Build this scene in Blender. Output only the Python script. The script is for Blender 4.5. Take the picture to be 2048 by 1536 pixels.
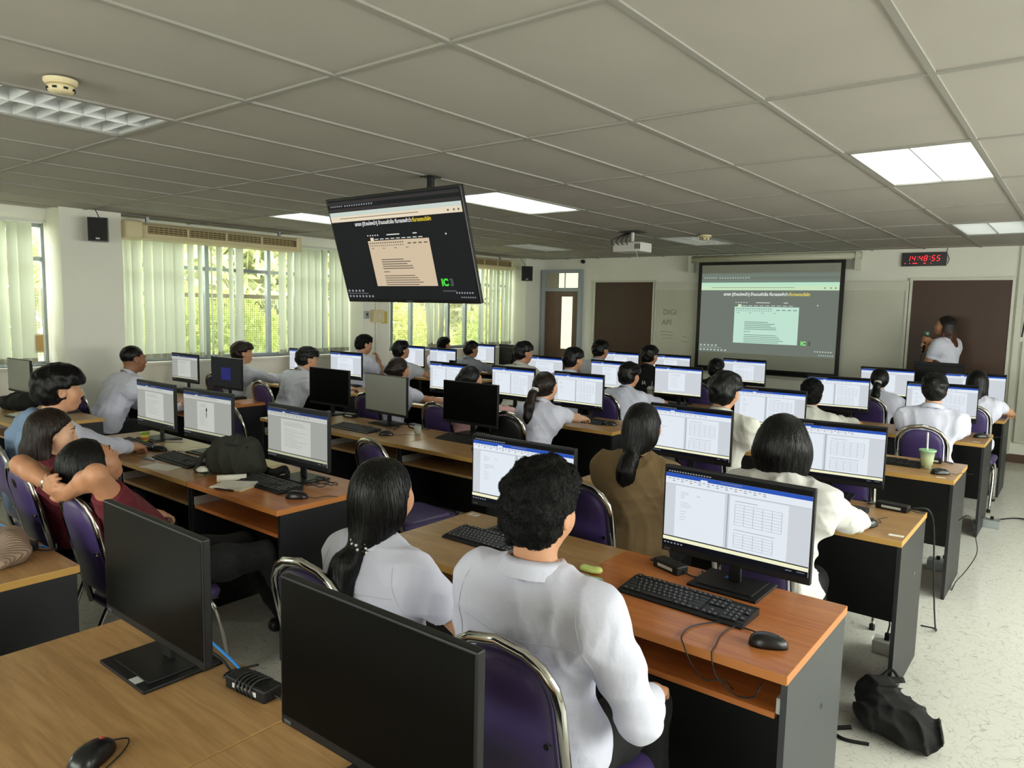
import bpy, bmesh, math, random
import numpy as np
from mathutils import Vector, Matrix
for o in list(bpy.data.objects): bpy.data.objects.remove(o)
SC = bpy.context.scene
COL = SC.collection
PI = math.pi
# ------------------------------------------------------------------ camera, world, exposure
CAMZ = 1.71
def setup_camera():
    F, yaw, pit, rol = 1450.73, .66895, -.10398, .02165
    f = Vector((-math.sin(yaw)*math.cos(pit), math.cos(yaw)*math.cos(pit), math.sin(pit)))
    r = Vector((math.cos(yaw), math.sin(yaw), 0)); u = r.cross(f)
    c, s = math.cos(rol), math.sin(rol)
    r2 = c*r+s*u; u2 = -s*r+c*u
    cam = bpy.data.cameras.new('camera'); cam.sensor_width = 36; cam.lens = 36*F/2048
    cam.clip_start = .05; cam.clip_end = 200
    o = bpy.data.objects.new('camera', cam); COL.objects.link(o)
    o.matrix_world = Matrix(((r2.x, u2.x, -f.x, 0), (r2.y, u2.y, -f.y, 0), (r2.z, u2.z, -f.z, CAMZ), (0, 0, 0, 1)))
    SC.camera = o
setup_camera()
W = bpy.data.worlds.new('sky'); SC.world = W; W.use_nodes = True
_nt = W.node_tree
_bg = _nt.nodes['Background']
_sky = _nt.nodes.new('ShaderNodeTexSky'); _sky.sky_type = 'HOSEK_WILKIE'; _sky.turbidity = 9; _sky.ground_albedo = .4
_sky.sun_direction = Vector((-.55, .1, .82)).normalized()
_mixc = _nt.nodes.new('ShaderNodeMixRGB'); _mixc.inputs[0].default_value = .8
_mixc.inputs[2].default_value = (1.0, .975, .985, 1)
_nt.links.new(_sky.outputs[0], _mixc.inputs[1]); _nt.links.new(_mixc.outputs[0], _bg.inputs[0])
_bg.inputs[1].default_value = SKY_STRENGTH = 11.5
vs = SC.view_settings
vs.view_transform = 'Standard'; vs.look = 'None'; vs.gamma = 1; vs.use_curve_mapping = False
vs.exposure = 0.38
SC.cycles.max_bounces = 6; SC.cycles.diffuse_bounces = 4; SC.cycles.glossy_bounces = 3; SC.cycles.transmission_bounces = 6; SC.cycles.transparent_max_bounces = 8; SC.cycles.caustics_reflective = False; SC.cycles.caustics_refractive = False
SC.cycles.use_denoising = True; SC.cycles.use_adaptive_sampling = True; SC.cycles.adaptive_threshold = .03
SC.display_settings.display_device = 'sRGB'

# ------------------------------------------------------------------ helpers
def srgb(r, g, b):
    f = lambda c: (c/255/12.92) if c/255 <= .04045 else ((c/255+.055)/1.055)**2.4
    return (f(r), f(g), f(b), 1)
MATS = {}
def mat(name, col=(200, 200, 200), rough=.5, metal=0, spec=.5, noise=None, bump=None, emit=None, trans=None, coat=0, alpha=None, sheen=0, sub=0):
    """procedural principled material; noise=(scale, amount, (sx,sy,sz)), bump=(scale, strength, (sx,sy,sz), dist)"""
    if name in MATS: return MATS[name]
    m = bpy.data.materials.new(name); m.use_nodes = True; MATS[name] = m
    nt = m.node_tree; N = nt.nodes; L = nt.links
    p = N['Principled BSDF']
    c = srgb(*col)
    p.inputs['Base Color'].default_value = c
    p.inputs['Roughness'].default_value = rough; p.inputs['Metallic'].default_value = metal
    p.inputs['Specular IOR Level'].default_value = spec
    p.inputs['Coat Weight'].default_value = coat
    if sheen: p.inputs['Sheen Weight'].default_value = sheen
    if sub:
        p.inputs['Subsurface Weight'].default_value = sub; p.inputs['Subsurface Radius'].default_value = (.012, .005, .003); p.inputs['Subsurface Scale'].default_value = 1
    if trans is not None:
        p.inputs['Transmission Weight'].default_value = trans
    if alpha is not None: p.inputs['Alpha'].default_value = alpha
    if emit is not None:
        p.inputs['Emission Color'].default_value = c; p.inputs['Emission Strength'].default_value = emit
    def coords(sc):
        tc = N.new('ShaderNodeTexCoord'); mp = N.new('ShaderNodeMapping'); mp.inputs['Scale'].default_value = sc
        L.new(tc.outputs['Object'], mp.inputs[0]); return mp.outputs[0]
    if noise:
        s, a, sc = noise
        nz = N.new('ShaderNodeTexNoise'); nz.inputs['Scale'].default_value = s; nz.inputs['Detail'].default_value = 5
        L.new(coords(sc), nz.inputs['Vector'])
        rp = N.new('ShaderNodeMapRange'); rp.inputs[1].default_value = .3; rp.inputs[2].default_value = .7
        rp.inputs[3].default_value = 1-a; rp.inputs[4].default_value = 1+a
        L.new(nz.outputs[0], rp.inputs[0])
        mx = N.new('ShaderNodeVectorMath'); mx.operation = 'SCALE'; mx.inputs[0].default_value = c[:3]
        L.new(rp.outputs[0], mx.inputs['Scale']); L.new(mx.outputs[0], p.inputs['Base Color'])
    if bump:
        s, st, sc, d = bump
        nz = N.new('ShaderNodeTexNoise'); nz.inputs['Scale'].default_value = s; nz.inputs['Detail'].default_value = 3
        L.new(coords(sc), nz.inputs['Vector'])
        b = N.new('ShaderNodeBump'); b.inputs['Strength'].default_value = st; b.inputs['Distance'].default_value = d
        L.new(nz.outputs[0], b.inputs['Height']); L.new(b.outputs[0], p.inputs['Normal'])
    return m
def wood(name, base, dark, rough=.32, axis='x'):
    if name in MATS: return MATS[name]
    m = bpy.data.materials.new(name); m.use_nodes = True; MATS[name] = m
    nt = m.node_tree; N = nt.nodes; L = nt.links; p = N['Principled BSDF']
    tc = N.new('ShaderNodeTexCoord'); mp = N.new('ShaderNodeMapping')
    mp.inputs['Scale'].default_value = (1.2, 14, 14) if axis == 'x' else (14, 1.2, 14)
    oi = N.new('ShaderNodeObjectInfo'); cm = N.new('ShaderNodeCombineXYZ')
    mu = N.new('ShaderNodeMath'); mu.operation = 'MULTIPLY'; mu.inputs[1].default_value = 37
    L.new(oi.outputs['Random'], mu.inputs[0]); L.new(mu.outputs[0], cm.inputs[0]); L.new(mu.outputs[0], cm.inputs[1]); L.new(cm.outputs[0], mp.inputs['Location'])
    L.new(tc.outputs['Object'], mp.inputs[0])
    n1 = N.new('ShaderNodeTexNoise'); n1.inputs['Scale'].default_value = 2.2; n1.inputs['Detail'].default_value = 8; n1.inputs['Distortion'].default_value = 1.2
    n2 = N.new('ShaderNodeTexNoise'); n2.inputs['Scale'].default_value = 9; n2.inputs['Detail'].default_value = 4
    L.new(mp.outputs[0], n1.inputs['Vector']); L.new(mp.outputs[0], n2.inputs['Vector'])
    ad = N.new('ShaderNodeMath'); ad.operation = 'MULTIPLY_ADD'; ad.inputs[1].default_value = .45
    L.new(n2.outputs[0], ad.inputs[0]); L.new(n1.outputs[0], ad.inputs[2])
    r = N.new('ShaderNodeValToRGB'); e = r.color_ramp.elements
    e[0].position = .45; e[0].color = srgb(*dark); e[1].position = .9; e[1].color = srgb(*base)
    L.new(ad.outputs[0], r.inputs[0]); L.new(r.outputs[0], p.inputs['Base Color'])
    p.inputs['Roughness'].default_value = rough; p.inputs['Specular IOR Level'].default_value = .4
    return m

def new_mesh(name, verts, faces, smooth=False, mats=(), midx=None):
    me = bpy.data.meshes.new(name)
    if isinstance(faces, np.ndarray) and len(faces):
        nv, nf, k = len(verts), len(faces), faces.shape[1]
        me.vertices.add(nv); me.vertices.foreach_set('co', np.asarray(verts, np.float32).ravel())
        me.loops.add(nf*k); me.loops.foreach_set('vertex_index', faces.astype(np.int32).ravel())
        me.polygons.add(nf); me.polygons.foreach_set('loop_start', np.arange(0, nf*k, k, dtype=np.int32))
        me.update(calc_edges=True)
    else:
        me.from_pydata([tuple(v) for v in verts], [], [tuple(f) for f in faces])
    if smooth: me.polygons.foreach_set('use_smooth', np.ones(len(me.polygons), dtype=bool))
    for m in mats: me.materials.append(m)
    if midx is not None: me.polygons.foreach_set('material_index', np.asarray(midx, np.int32))
    me.update(); return me
def obj(name, me, parent=None, loc=None, rot=None):
    o = bpy.data.objects.new(name, me); COL.objects.link(o)
    if parent: o.parent = parent
    if loc: o.location = loc
    if rot: o.rotation_euler = rot
    return o
def tag(o, label=None, cat=None, group=None, kind=None):
    if label: o['label'] = label
    if cat: o['category'] = cat
    if group: o['group'] = group
    if kind: o['kind'] = kind
    return o
def thing(name, label, cat, loc=(0, 0, 0), rz=0, group=None, rot=None):
    o = bpy.data.objects.new(name, None); COL.objects.link(o); o.empty_display_size = .1
    o.location = loc; o.rotation_euler = rot or (0, 0, rz)
    return tag(o, label, cat, group)

class MB:
    """mesh builder: collects shapes into one mesh"""
    def __init__(s): s.v = []; s.f = []; s.m = []; s.mi = 0
    def add(s, vs, fs):
        b = len(s.v); s.v += [tuple(v) for v in vs]
        for f in fs: s.f.append(tuple(i+b for i in f)); s.m.append(s.mi)
        return s
    def box(s, x0, x1, y0, y1, z0, z1, c=0):
        if c <= 0:
            V = [(x, y, z) for x in (x0, x1) for y in (y0, y1) for z in (z0, z1)]
            return s.add(V, [(0, 1, 3, 2), (4, 6, 7, 5), (0, 4, 5, 1), (2, 3, 7, 6), (0, 2, 6, 4), (1, 5, 7, 3)])
        bm = bmesh.new(); bmesh.ops.create_cube(bm, size=1)
        for v in bm.verts: v.co = ((x0+x1)/2+v.co.x*(x1-x0), (y0+y1)/2+v.co.y*(y1-y0), (z0+z1)/2+v.co.z*(z1-z0))
        bmesh.ops.bevel(bm, geom=bm.edges[:], offset=c, segments=2, affect='EDGES', profile=.6)
        bm.verts.index_update()
        s.add([v.co[:] for v in bm.verts], [[v.index for v in f.verts] for f in bm.faces]); bm.free(); return s
    def quad(s, a, b, c, d): return s.add([a, b, c, d], [(0, 1, 2, 3)])
    def tube(s, pts, r, n=8, closed=False, cap=True, flat=None):
        P = [Vector(p) for p in pts]; k = len(P)
        rr = r if isinstance(r, (list, tuple)) else [r]*k
        rings = []; prev = None
        for i in range(k):
            if closed: t = (P[(i+1) % k]-P[i-1])
            else: t = P[min(i+1, k-1)]-P[max(i-1, 0)]
            t = t.normalized() if t.length > 1e-9 else Vector((0, 0, 1))
            if prev is None:
                up = Vector((0, 0, 1)) if abs(t.z) < .9 else Vector((0, 1, 0))
                a = t.cross(up).normalized()
            else:
                a = prev-t*prev.dot(t); a = a.normalized() if a.length > 1e-6 else t.orthogonal().normalized()
            prev = a; b = t.cross(a)
            fa = 1 if flat is None else flat
            rings.append([P[i]+rr[i]*(math.cos(2*PI*j/n)*a*fa+math.sin(2*PI*j/n)*b) for j in range(n)])
        V = [v for R in rings for v in R]; Fs = []
        for i in range(k if closed else k-1):
            i2 = (i+1) % k
            for j in range(n):
                Fs.append((i*n+j, i*n+(j+1) % n, i2*n+(j+1) % n, i2*n+j))
        if cap and not closed: Fs += [tuple(range(n))[::-1], tuple(range((k-1)*n, k*n))]
        return s.add(V, Fs)
    def lathe(s, prof, n=16, c=(0, 0, 0), ax='z'):
        V = []; Fs = []
        for r, z in prof:
            for j in range(n):
                a = 2*PI*j/n; x, y = r*math.cos(a), r*math.sin(a)
                V.append({'z': (c[0]+x, c[1]+y, c[2]+z), 'y': (c[0]+x, c[1]+z, c[2]-y), 'x': (c[0]+z, c[1]+x, c[2]+y)}[ax])
        for i in range(len(prof)-1):
            for j in range(n): Fs.append((i*n+j, i*n+(j+1) % n, (i+1)*n+(j+1) % n, (i+1)*n+j))
        Fs += [tuple(range(n))[::-1], tuple(range((len(prof)-1)*n, len(prof)*n))]
        return s.add(V, Fs)
    def prism(s, poly, a, b, ax='y'):
        """extrude a polygon; ax='y': poly is (x,z); 'x': (y,z); 'z': (x,y)"""
        g = {'y': lambda p, t: (p[0], t, p[1]), 'x': lambda p, t: (t, p[0], p[1]), 'z': lambda p, t: (p[0], p[1], t)}[ax]
        n = len(poly); V = [g(p, a) for p in poly]+[g(p, b) for p in poly]
        return s.add(V, [tuple(range(n))[::-1], tuple(range(n, 2*n))]+[(i, (i+1) % n, n+(i+1) % n, n+i) for i in range(n)])
    def mesh(s, name, *mats, smooth=False, fix=True):
        me = new_mesh(name, s.v, s.f, smooth, mats, s.m)
        if fix:
            bm = bmesh.new(); bm.from_mesh(me); bmesh.ops.recalc_face_normals(bm, faces=bm.faces); bm.to_mesh(me); bm.free()
        return me
    def obj(s, name, m, parent=None, smooth=False, loc=None, rot=None, fix=True):
        ms = m if isinstance(m, (list, tuple)) else [m]
        return obj(name, s.mesh(name, *ms, smooth=smooth, fix=fix), parent, loc, rot)
def spline(pts, n=6):
    """Catmull-Rom through pts"""
    P = [Vector(p) for p in pts]; P = [2*P[0]-P[1]]+P+[2*P[-1]-P[-2]]; out = []
    for i in range(1, len(P)-2):
        for j in range(n):
            t = j/n; a, b, c, d = P[i-1], P[i], P[i+1], P[i+2]
            out.append(.5*((2*b)+(c-a)*t+(2*a-5*b+4*c-d)*t*t+(3*b-a-3*c+d)*t**3))
    out.append(P[-2]); return out
CACHE = {}
def cached(key, fn):
    if key not in CACHE: CACHE[key] = fn()
    return CACHE[key]
def text_mesh(name, body, size, m, extrude=.0005, align='CENTER', bold=0, shear=0):
    cu = bpy.data.curves.new(name, 'FONT'); cu.body = body; cu.size = size; cu.align_x = align; cu.align_y = 'CENTER'
    cu.extrude = extrude; cu.offset = bold; cu.shear = shear; cu.resolution_u = 4
    o = bpy.data.objects.new(name, cu); COL.objects.link(o)
    dg = bpy.context.evaluated_depsgraph_get(); dg.update()
    me = bpy.data.meshes.new_from_object(o.evaluated_get(dg)); me.name = name
    bpy.data.objects.remove(o); bpy.data.curves.remove(cu)
    me.materials.clear(); me.materials.append(m); return me

# ------------------------------------------------------------------ shared materials
M_WALL = mat('wall_paint', (240, 239, 228), .75, noise=(1.5, .03, (1, 1, 1)))
M_CEIL = mat('ceiling_tile', (172, 167, 158), .9, noise=(2.0, .03, (1, 1, 1)), bump=(300, .05, (1, 1, 1), .001))
M_RAIL = mat('ceiling_rail', (150, 147, 139), .7)
M_ALU = mat('aluminium', (176, 182, 184), .4, .6)
M_WHITE = mat('white_plastic', (226, 226, 220), .45)
M_CREAM = mat('cream_plastic', (222, 208, 168), .5)
M_BLACK = mat('black_plastic', (20, 20, 21), .45, spec=.3)
M_BLACK2 = mat('black_satin', (14, 14, 15), .3)
M_LAM = mat('black_laminate', (26, 28, 31), .45, noise=(4, .12, (1, 1, 1)))
M_LAMG = mat('charcoal_lit_laminate', (62, 66, 68), .5)  # charcoal plates; also one desk's black sides with the light painted in
M_CHROME = mat('chrome', (205, 203, 198), .14, 1)
M_PURPLE = mat('purple_vinyl', (68, 53, 104), .42, bump=(160, .12, (1, 1, 1), .001))
M_BLKVINYL = mat('black_vinyl', (24, 26, 28), .35, bump=(160, .12, (1, 1, 1), .001))
M_WOOD_O = wood('orange_wood', (198, 124, 66), (168, 94, 46))
M_WOOD_L = wood('oak_wood', (180, 142, 94), (150, 112, 68))
M_EDGE_O = mat('orange_edge', (200, 128, 66), .4)
M_EDGE_L = mat('oak_edge', (196, 152, 80), .4)
M_BROWN = mat('brown_board', (70, 44, 27), .45, noise=(2, .15, (1, 1, .1)))
M_GLASSY = mat('screen_off', (9, 9, 8), .3, spec=.06)
M_CABLE = mat('black_cable', (15, 15, 16), .5)
M_BLUEC = mat('blue_cable', (40, 130, 215), .4)
M_PAPER = mat('paper', (236, 233, 220), .8)
M_CREAMPAPER = mat('cream_paper', (228, 214, 158), .8)
# ------------------------------------------------------------------ structure
CZ = 2.567          # ceiling height
X0, X1, Y0, Y1 = -8.0, 2.3, -2.7, 10.48
def struct(o): o['kind'] = 'structure'; return o
def floor_mat():
    m = bpy.data.materials.new('veined_floor'); m.use_nodes = True; nt = m.node_tree; N = nt.nodes; L = nt.links; p = N['Principled BSDF']
    tc = N.new('ShaderNodeTexCoord')
    nz = N.new('ShaderNodeTexNoise'); nz.inputs['Scale'].default_value = 5; nz.inputs['Detail'].default_value = 6
    L.new(tc.outputs['Object'], nz.inputs['Vector'])
    mx = N.new('ShaderNodeVectorMath'); mx.operation = 'MULTIPLY_ADD'; mx.inputs[1].default_value = (.22, .22, 0)
    L.new(nz.outputs['Color'], mx.inputs[0]); L.new(tc.outputs['Object'], mx.inputs[2])
    vo = N.new('ShaderNodeTexVoronoi'); vo.feature = 'DISTANCE_TO_EDGE'; vo.inputs['Scale'].default_value = 26
    L.new(mx.outputs[0], vo.inputs['Vector'])
    r = N.new('ShaderNodeMapRange'); r.inputs[1].default_value = 0; r.inputs[2].default_value = .04; L.new(vo.outputs['Distance'], r.inputs[0])
    n2 = N.new('ShaderNodeTexNoise'); n2.inputs['Scale'].default_value = 20; L.new(tc.outputs['Object'], n2.inputs['Vector'])
    r2 = N.new('ShaderNodeMapRange'); r2.inputs[1].default_value = .42; r2.inputs[2].default_value = .6; L.new(n2.outputs[0], r2.inputs[0])
    mxx = N.new('ShaderNodeMath'); mxx.operation = 'MAXIMUM'; L.new(r.outputs[0], mxx.inputs[0]); L.new(r2.outputs[0], mxx.inputs[1])
    c = N.new('ShaderNodeMixRGB'); c.inputs[1].default_value = srgb(178, 175, 162); c.inputs[2].default_value = srgb(224, 223, 214)
    L.new(mxx.outputs[0], c.inputs[0]); L.new(c.outputs[0], p.inputs['Base Color'])
    p.inputs['Roughness'].default_value = .16; p.inputs['Specular IOR Level'].default_value = .45
    return m
struct(MB().box(X0-.3, X1+.2, Y0-.2, Y1+.2, -.12, 0).obj('floor', floor_mat()))
# ---- ceiling: slab, rails and one panel per grid cell
ceil = struct(MB().box(X0-.3, X1+.2, Y0-.2, Y1+.2, CZ+.16, CZ+.22).obj('ceiling', M_CEIL))
GX = [-1.1065-.6*k for k in range(-6, 13)]; GX = sorted([g for g in GX if X0 < g < X1]+[X0, X1])
GY = [1.80+1.2*k for k in range(-4, 9)]; GY = sorted([g for g in GY if Y0 < g < Y1]+[Y0, Y1])
FIX = {}
for fx in (-6.5065, -4.1065, -1.1065+0, 1.2935-.0):
    for fy, on in ((-3.0, 1), (.6, 1), (4.2, 1), (7.8, 0)): FIX[(round(fx, 1), round(fy, 1))] = on
for fx in (-6.5, -4.1, -1.1, 1.3): FIX[(fx, .6)] = 0
rnd = random.Random(5)
for i in range(len(GX)-1):
    for j in range(len(GY)-1):
        x0, x1, y0, y1 = GX[i], GX[i+1], GY[j], GY[j+1]
        if any(abs(x0-fx) < .02 and abs(y0-fy) < .02 for fx, fy in FIX): continue
        g = .011
        w, d = x1-x0-2*g, y1-y0-2*g
        if w < .03 or d < .03: continue
        me = cached(('tile', round(w, 3), round(d, 3)), lambda: MB().box(-w/2, w/2, -d/2, d/2, 0, .014).mesh('ceiling_panel', M_CEIL))
        obj('ceiling_panel', me, ceil, ((x0+x1)/2, (y0+y1)/2, CZ+.004+rnd.uniform(-.0015, .0015)), (rnd.uniform(-.0012, .0012), rnd.uniform(-.002, .002), 0))
for g in GX[1:-1]: MB().box(g-.012, g+.012, Y0, Y1, CZ-.004, CZ+.03).obj('ceiling_rail', M_RAIL, ceil)
for g in GY[1:-1]: MB().box(X0, X1, g-.0119, g+.0119, CZ-.0035, CZ+.029).obj('ceiling_rail', M_RAIL, ceil)
# ---- front wall, right wall, back wall
struct(MB().box(X0-.2, X1+.2, Y1, Y1+.2, 0, CZ+.16).obj('wall_front', M_WALL))
RW = (1.0, 7.6); BW = (-4.0, .6)  # wall openings for the added, unseen daylight windows
struct(MB().box(X1, X1+.2, Y0, Y1, 0, 1.0).box(X1, X1+.2, Y0, Y1, 2.35, CZ+.16).box(X1, X1+.2, Y0, RW[0], 1.0, 2.35).box(X1, X1+.2, RW[1], Y1, 1.0, 2.35).obj('wall_right', M_WALL))
struct(MB().box(X0-.2, X1+.2, Y0-.2, Y0, 0, 1.0).box(X0-.2, X1+.2, Y0-.2, Y0, 2.35, CZ+.16).box(X0-.2, BW[0], Y0-.2, Y0, 1.0, 2.35).box(BW[1], X1+.2, Y0-.2, Y0, 1.0, 2.35).obj('wall_back', M_WALL))
M_BASE = mat('brown_skirting', (92, 66, 50), .5)
struct(MB().box(-6.74, X1, Y1-.012, Y1, 0, .1).obj('baseboard_front', M_BASE))
struct(MB().box(X1-.012, X1, Y0, Y1-.012, 0, .1).obj('baseboard_right', M_BASE))
# ---- window wall: parapet, head, pillars
SILL, HEAD = 1.045, 2.44
wl = MB()
wl.box(X0-.2, X0, Y0, Y1, 0, SILL); wl.box(X0-.2, X0, Y0, Y1, HEAD, CZ+.16)
PIL = [(-1.2, -.6), (2.78, 3.34), (6.42, 6.90), (10.02, Y1)]
for a, b in PIL: wl.box(X0-.2, X0, a, b, SILL, HEAD)
wl = struct(wl.obj('wall_left', M_WALL))
for a, b in PIL: MB().box(X0, -7.66, a, b, 0, CZ+.16, .006).obj('pillar', M_WALL, wl)
# ---- windows with frames, panes, blinds
M_FRAME = mat('window_frame', (150, 158, 164), .4, .5)
M_PANE = bpy.data.materials.new('window_glass'); M_PANE.use_nodes = True
_n = M_PANE.node_tree; _p = _n.nodes['Principled BSDF']; _n.nodes.remove(_p)
_t = _n.nodes.new('ShaderNodeBsdfTransparent'); _t.inputs[0].default_value = (.92, .95, .9, 1); _g = _n.nodes.new('ShaderNodeBsdfGlossy'); _g.inputs['Roughness'].default_value = .03
_m = _n.nodes.new('ShaderNodeMixShader'); _m.inputs[0].default_value = .06
_n.links.new(_t.outputs[0], _m.inputs[1]); _n.links.new(_g.outputs[0], _m.inputs[2]); _n.links.new(_m.outputs[0], _n.nodes['Material Output'].inputs[0])
def slat_mat():
    m = bpy.data.materials.new('blind_fabric'); m.use_nodes = True; nt = m.node_tree; N = nt.nodes; L = nt.links
    N.remove(N['Principled BSDF'])
    d = N.new('ShaderNodeBsdfDiffuse'); t = N.new('ShaderNodeBsdfTranslucent'); mx = N.new('ShaderNodeMixShader'); mx.inputs[0].default_value = .27
    d.inputs[0].default_value = srgb(230, 233, 222); t.inputs[0].default_value = srgb(214, 224, 198)
    L.new(d.outputs[0], mx.inputs[1]); L.new(t.outputs[0], mx.inputs[2]); L.new(mx.outputs[0], N['Material Output'].inputs[0]); return m
M_SLAT = slat_mat()
M_HEM = mat('blind_hem', (190, 192, 170), .8)
def slat_mesh():
    n = 5; w = .127; top, bot = 2.415, 1.085
    mb = MB(); V = []; F = []
    for z in (top, bot):
        for i in range(n):
            t = i/(n-1)-.5; V.append((.009*(1-4*t*t), t*w, z))
    for i in range(n-1): F.append((i, i+1, n+i+1, n+i))
    mb.add(V, F); mb.mi = 1
    mb.box(-.001, .008, -w/2, w/2, bot-.001, bot+.05)
    return mb.mesh('slat', M_SLAT, M_HEM, smooth=False, fix=False)
SLAT = slat_mesh()
M_SILLM = mat('sill_paint', (228, 226, 214), .5)
def window(n, ya, yb, mull):
    root = struct(MB().box(X0-.16, X0+.05, ya, yb, SILL-.035, SILL, .005).obj('window_%d' % n, M_SILLM))
    fx0, fx1 = X0-.13, X0-.08
    for z0, z1 in ((SILL, SILL+.045), (2.07, 2.11), (HEAD-.045, HEAD)):
        MB().box(fx0, fx1, ya, yb, z0, z1).obj('frame_rail', M_FRAME, root)
    ys = [ya]+[m for m in mull if ya+.1 < m < yb-.1]+[yb]
    for k, y in enumerate(ys):
        MB().box(fx0-.002, fx1+.008, max(ya, y-.024), min(yb, y+.024), SILL+.001, HEAD-.001).obj('mullion', M_FRAME, root)
    for a, b in zip(ys, ys[1:]):
        for z0, z1 in ((SILL+.045, 2.07), (2.11, HEAD-.045)):
            if b-a > .1:
                MB().box(X0-.108, X0-.103, a+.02, b-.02, z0, z1).obj('pane', M_PANE, root)
    return root
MUL = [3.64+.408*k for k in range(-10, 20)]
window(1, Y0, PIL[0][0], MUL); window(2, PIL[0][1], PIL[1][0], MUL); window(3, PIL[1][1], PIL[2][0], MUL); window(4, PIL[2][1], PIL[3][0], MUL)
def blind(ya, yb, label, slats):
    t = thing('vertical_blind', label, 'blind', (X0+.07, ya, 0))
    MB().box(-.025, .025, 0, yb-ya, 2.42, 2.45).obj('headrail', M_WHITE, t)
    for y, ang, lean in slats:
        o = obj('slat', SLAT, t, (rnd.uniform(-.006, .006)+lean*-.0, y-ya, 0), (math.radians(lean), 0, math.radians(ang)))
        if lean:   # swung slats hang from the same rail
            o.location.z = 2.415*(1-math.cos(math.radians(lean))); o.location.y += 2.415*math.sin(math.radians(lean))
    c = MB().tube([(.02, .04, 2.42), (.025, .045, 1.8), (.02, .04, 1.25), (.03, .06, 1.8), (.03, .05, 2.42)], .002, 4); c.obj('bead_chain', M_WHITE, t)
    return t
s0 = [(-.5+.112*k, 14+8*math.sin(k*1.7), 0) for k in range(16)]+[(1.42+.105*k, 16+12*math.sin(k*2.1), 0) for k in range(12)]
blind(-.55, 2.72, 'pale green vertical blind at the window left of the speaker pillar', s0)
s1 = [(3.49+.112*k, 10+5*math.sin(k), 0) for k in range(6)]
s1 += [(4.19, 28, 0), (4.30, 40, 0), (4.43, 55, 0), (4.53, 30, 0), (4.68, 35, 0), (4.79, 18, 0)]
s1 += [(5.37+.108*k, 12+10*math.sin(k*1.3), 0) for k in range(10)]
blind(3.43, 6.40, 'pale green vertical blind between the two pillars, partly drawn open', s1)
s2 = [(7.02+.1*k, 60, 0) for k in range(2)]+[(7.72, 15, 9), (8.0, 10, 0), (8.11, 12, 0), (8.22, 12, 0), (8.42, 10, -9)]
s2 += [(9.2+.105*k, 16+10*math.sin(k*1.9), 0) for k in range(8)]
blind(6.95, 9.99, 'pale green vertical blind near the front wall with swung slats', s2)
# ---- security mesh outside (too fine to pick apart)
M_WIRE = mat('grille_wire', (150, 150, 140), .6)
def grille(ya, yb):
    t = thing('security_mesh', 'fine square wire mesh outside the window, from y %d' % 0, 'wire mesh', (X0-.27, ya, 0))
    mb = MB(); n = int((yb-ya)/.027); z0, z1 = .98, 1.76
    for k in range(n+1): mb.box(-.0022, .0022, k*.027-.0022, k*.027+.0022, z0, z1)
    for k in range(int((z1-z0)/.027)+1): mb.box(-.003, .003, 0, yb-ya, z0+k*.027-.0022, z0+k*.027+.0022)
    mb.obj('wires', M_WIRE, t, fix=False)['kind'] = 'stuff'
    for yy in (.1, (yb-ya)/2, yb-ya-.1): MB().box(0, .08, yy-.01, yy+.01, .985, 1.005).obj('bracket', M_ALU, t)
    MB().box(-.02, .02, 0, yb-ya, z1, z1+.05).obj('top_rail', mat('mesh_rail', (196, 176, 160), .6), t); return t
for (a, b, l) in ((-.6, 2.8, 'fine square wire mesh outside the leftmost window'), (3.4, 6.42, 'fine square wire mesh outside the middle window'), (6.9, 10.0, 'fine square wire mesh outside the window nearest the front wall')):
    grille(a, b)['label'] = l
# ---- greenery outside
def leaf_mat(name, col):
    m = bpy.data.materials.new(name); m.use_nodes = True; nt = m.node_tree; N = nt.nodes; L = nt.links; N.remove(N['Principled BSDF'])
    d = N.new('ShaderNodeBsdfDiffuse'); t = N.new('ShaderNodeBsdfTranslucent'); mx = N.new('ShaderNodeMixShader'); mx.inputs[0].default_value = .5
    d.inputs[0].default_value = srgb(*col); t.inputs[0].default_value = srgb(*col); L.new(d.outputs[0], mx.inputs[1]); L.new(t.outputs[0], mx.inputs[2]); L.new(mx.outputs[0], N['Material Output'].inputs[0]); return m
LEAFM = [leaf_mat('leaf_bright', (196, 202, 118)), leaf_mat('leaf_mid', (168, 182, 100)), leaf_mat('leaf_washed_out', (196, 200, 162))]  # third leaf colour has the washed-out haze of far trees put in
def shrub(label, x, y, zc, rx, ry, rz, nl, size, mi, seed):
    r = np.random.default_rng(seed); t = thing('leafy_tree', label, 'tree', (x, y, -1.2), group=None)
    d = r.normal(size=(nl, 3)); d /= np.linalg.norm(d, axis=1)[:, None]; d *= (r.random((nl, 1))**.4)
    c = d*[rx, ry, rz]+[0, 0, zc+1.2]
    a = r.normal(size=(nl, 3)); a /= np.linalg.norm(a, axis=1)[:, None]; b = np.cross(a, r.normal(size=(nl, 3))); b /= np.linalg.norm(b, axis=1)[:, None]
    s = size*(.6+.8*r.random((nl, 1)))
    V = np.stack([c-a*s, c-b*s*.32, c+a*s, c+b*s*.32], 1).reshape(-1, 3); F = np.arange(4*nl).reshape(-1, 4)
    o = obj('foliage', new_mesh('foliage', V, F, False, [LEAFM[mi]]), t); o['kind'] = 'stuff'
    tb = MB(); top = zc+1.2
    tb.tube([(0, 0, 0), (.05, .03, top*.5), (0, .08, top)], [.09, .07, .04], 8)
    for k in range(6):
        an = k*1.05; tb.tube([(0, .05, top*.6), (rx*.5*math.cos(an), ry*.5*math.sin(an), top+rz*.3*math.sin(k*2.3))], [.035, .012], 5)
    tb.obj('trunk', mat('bark', (120, 104, 78), .9), t); return t
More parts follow.
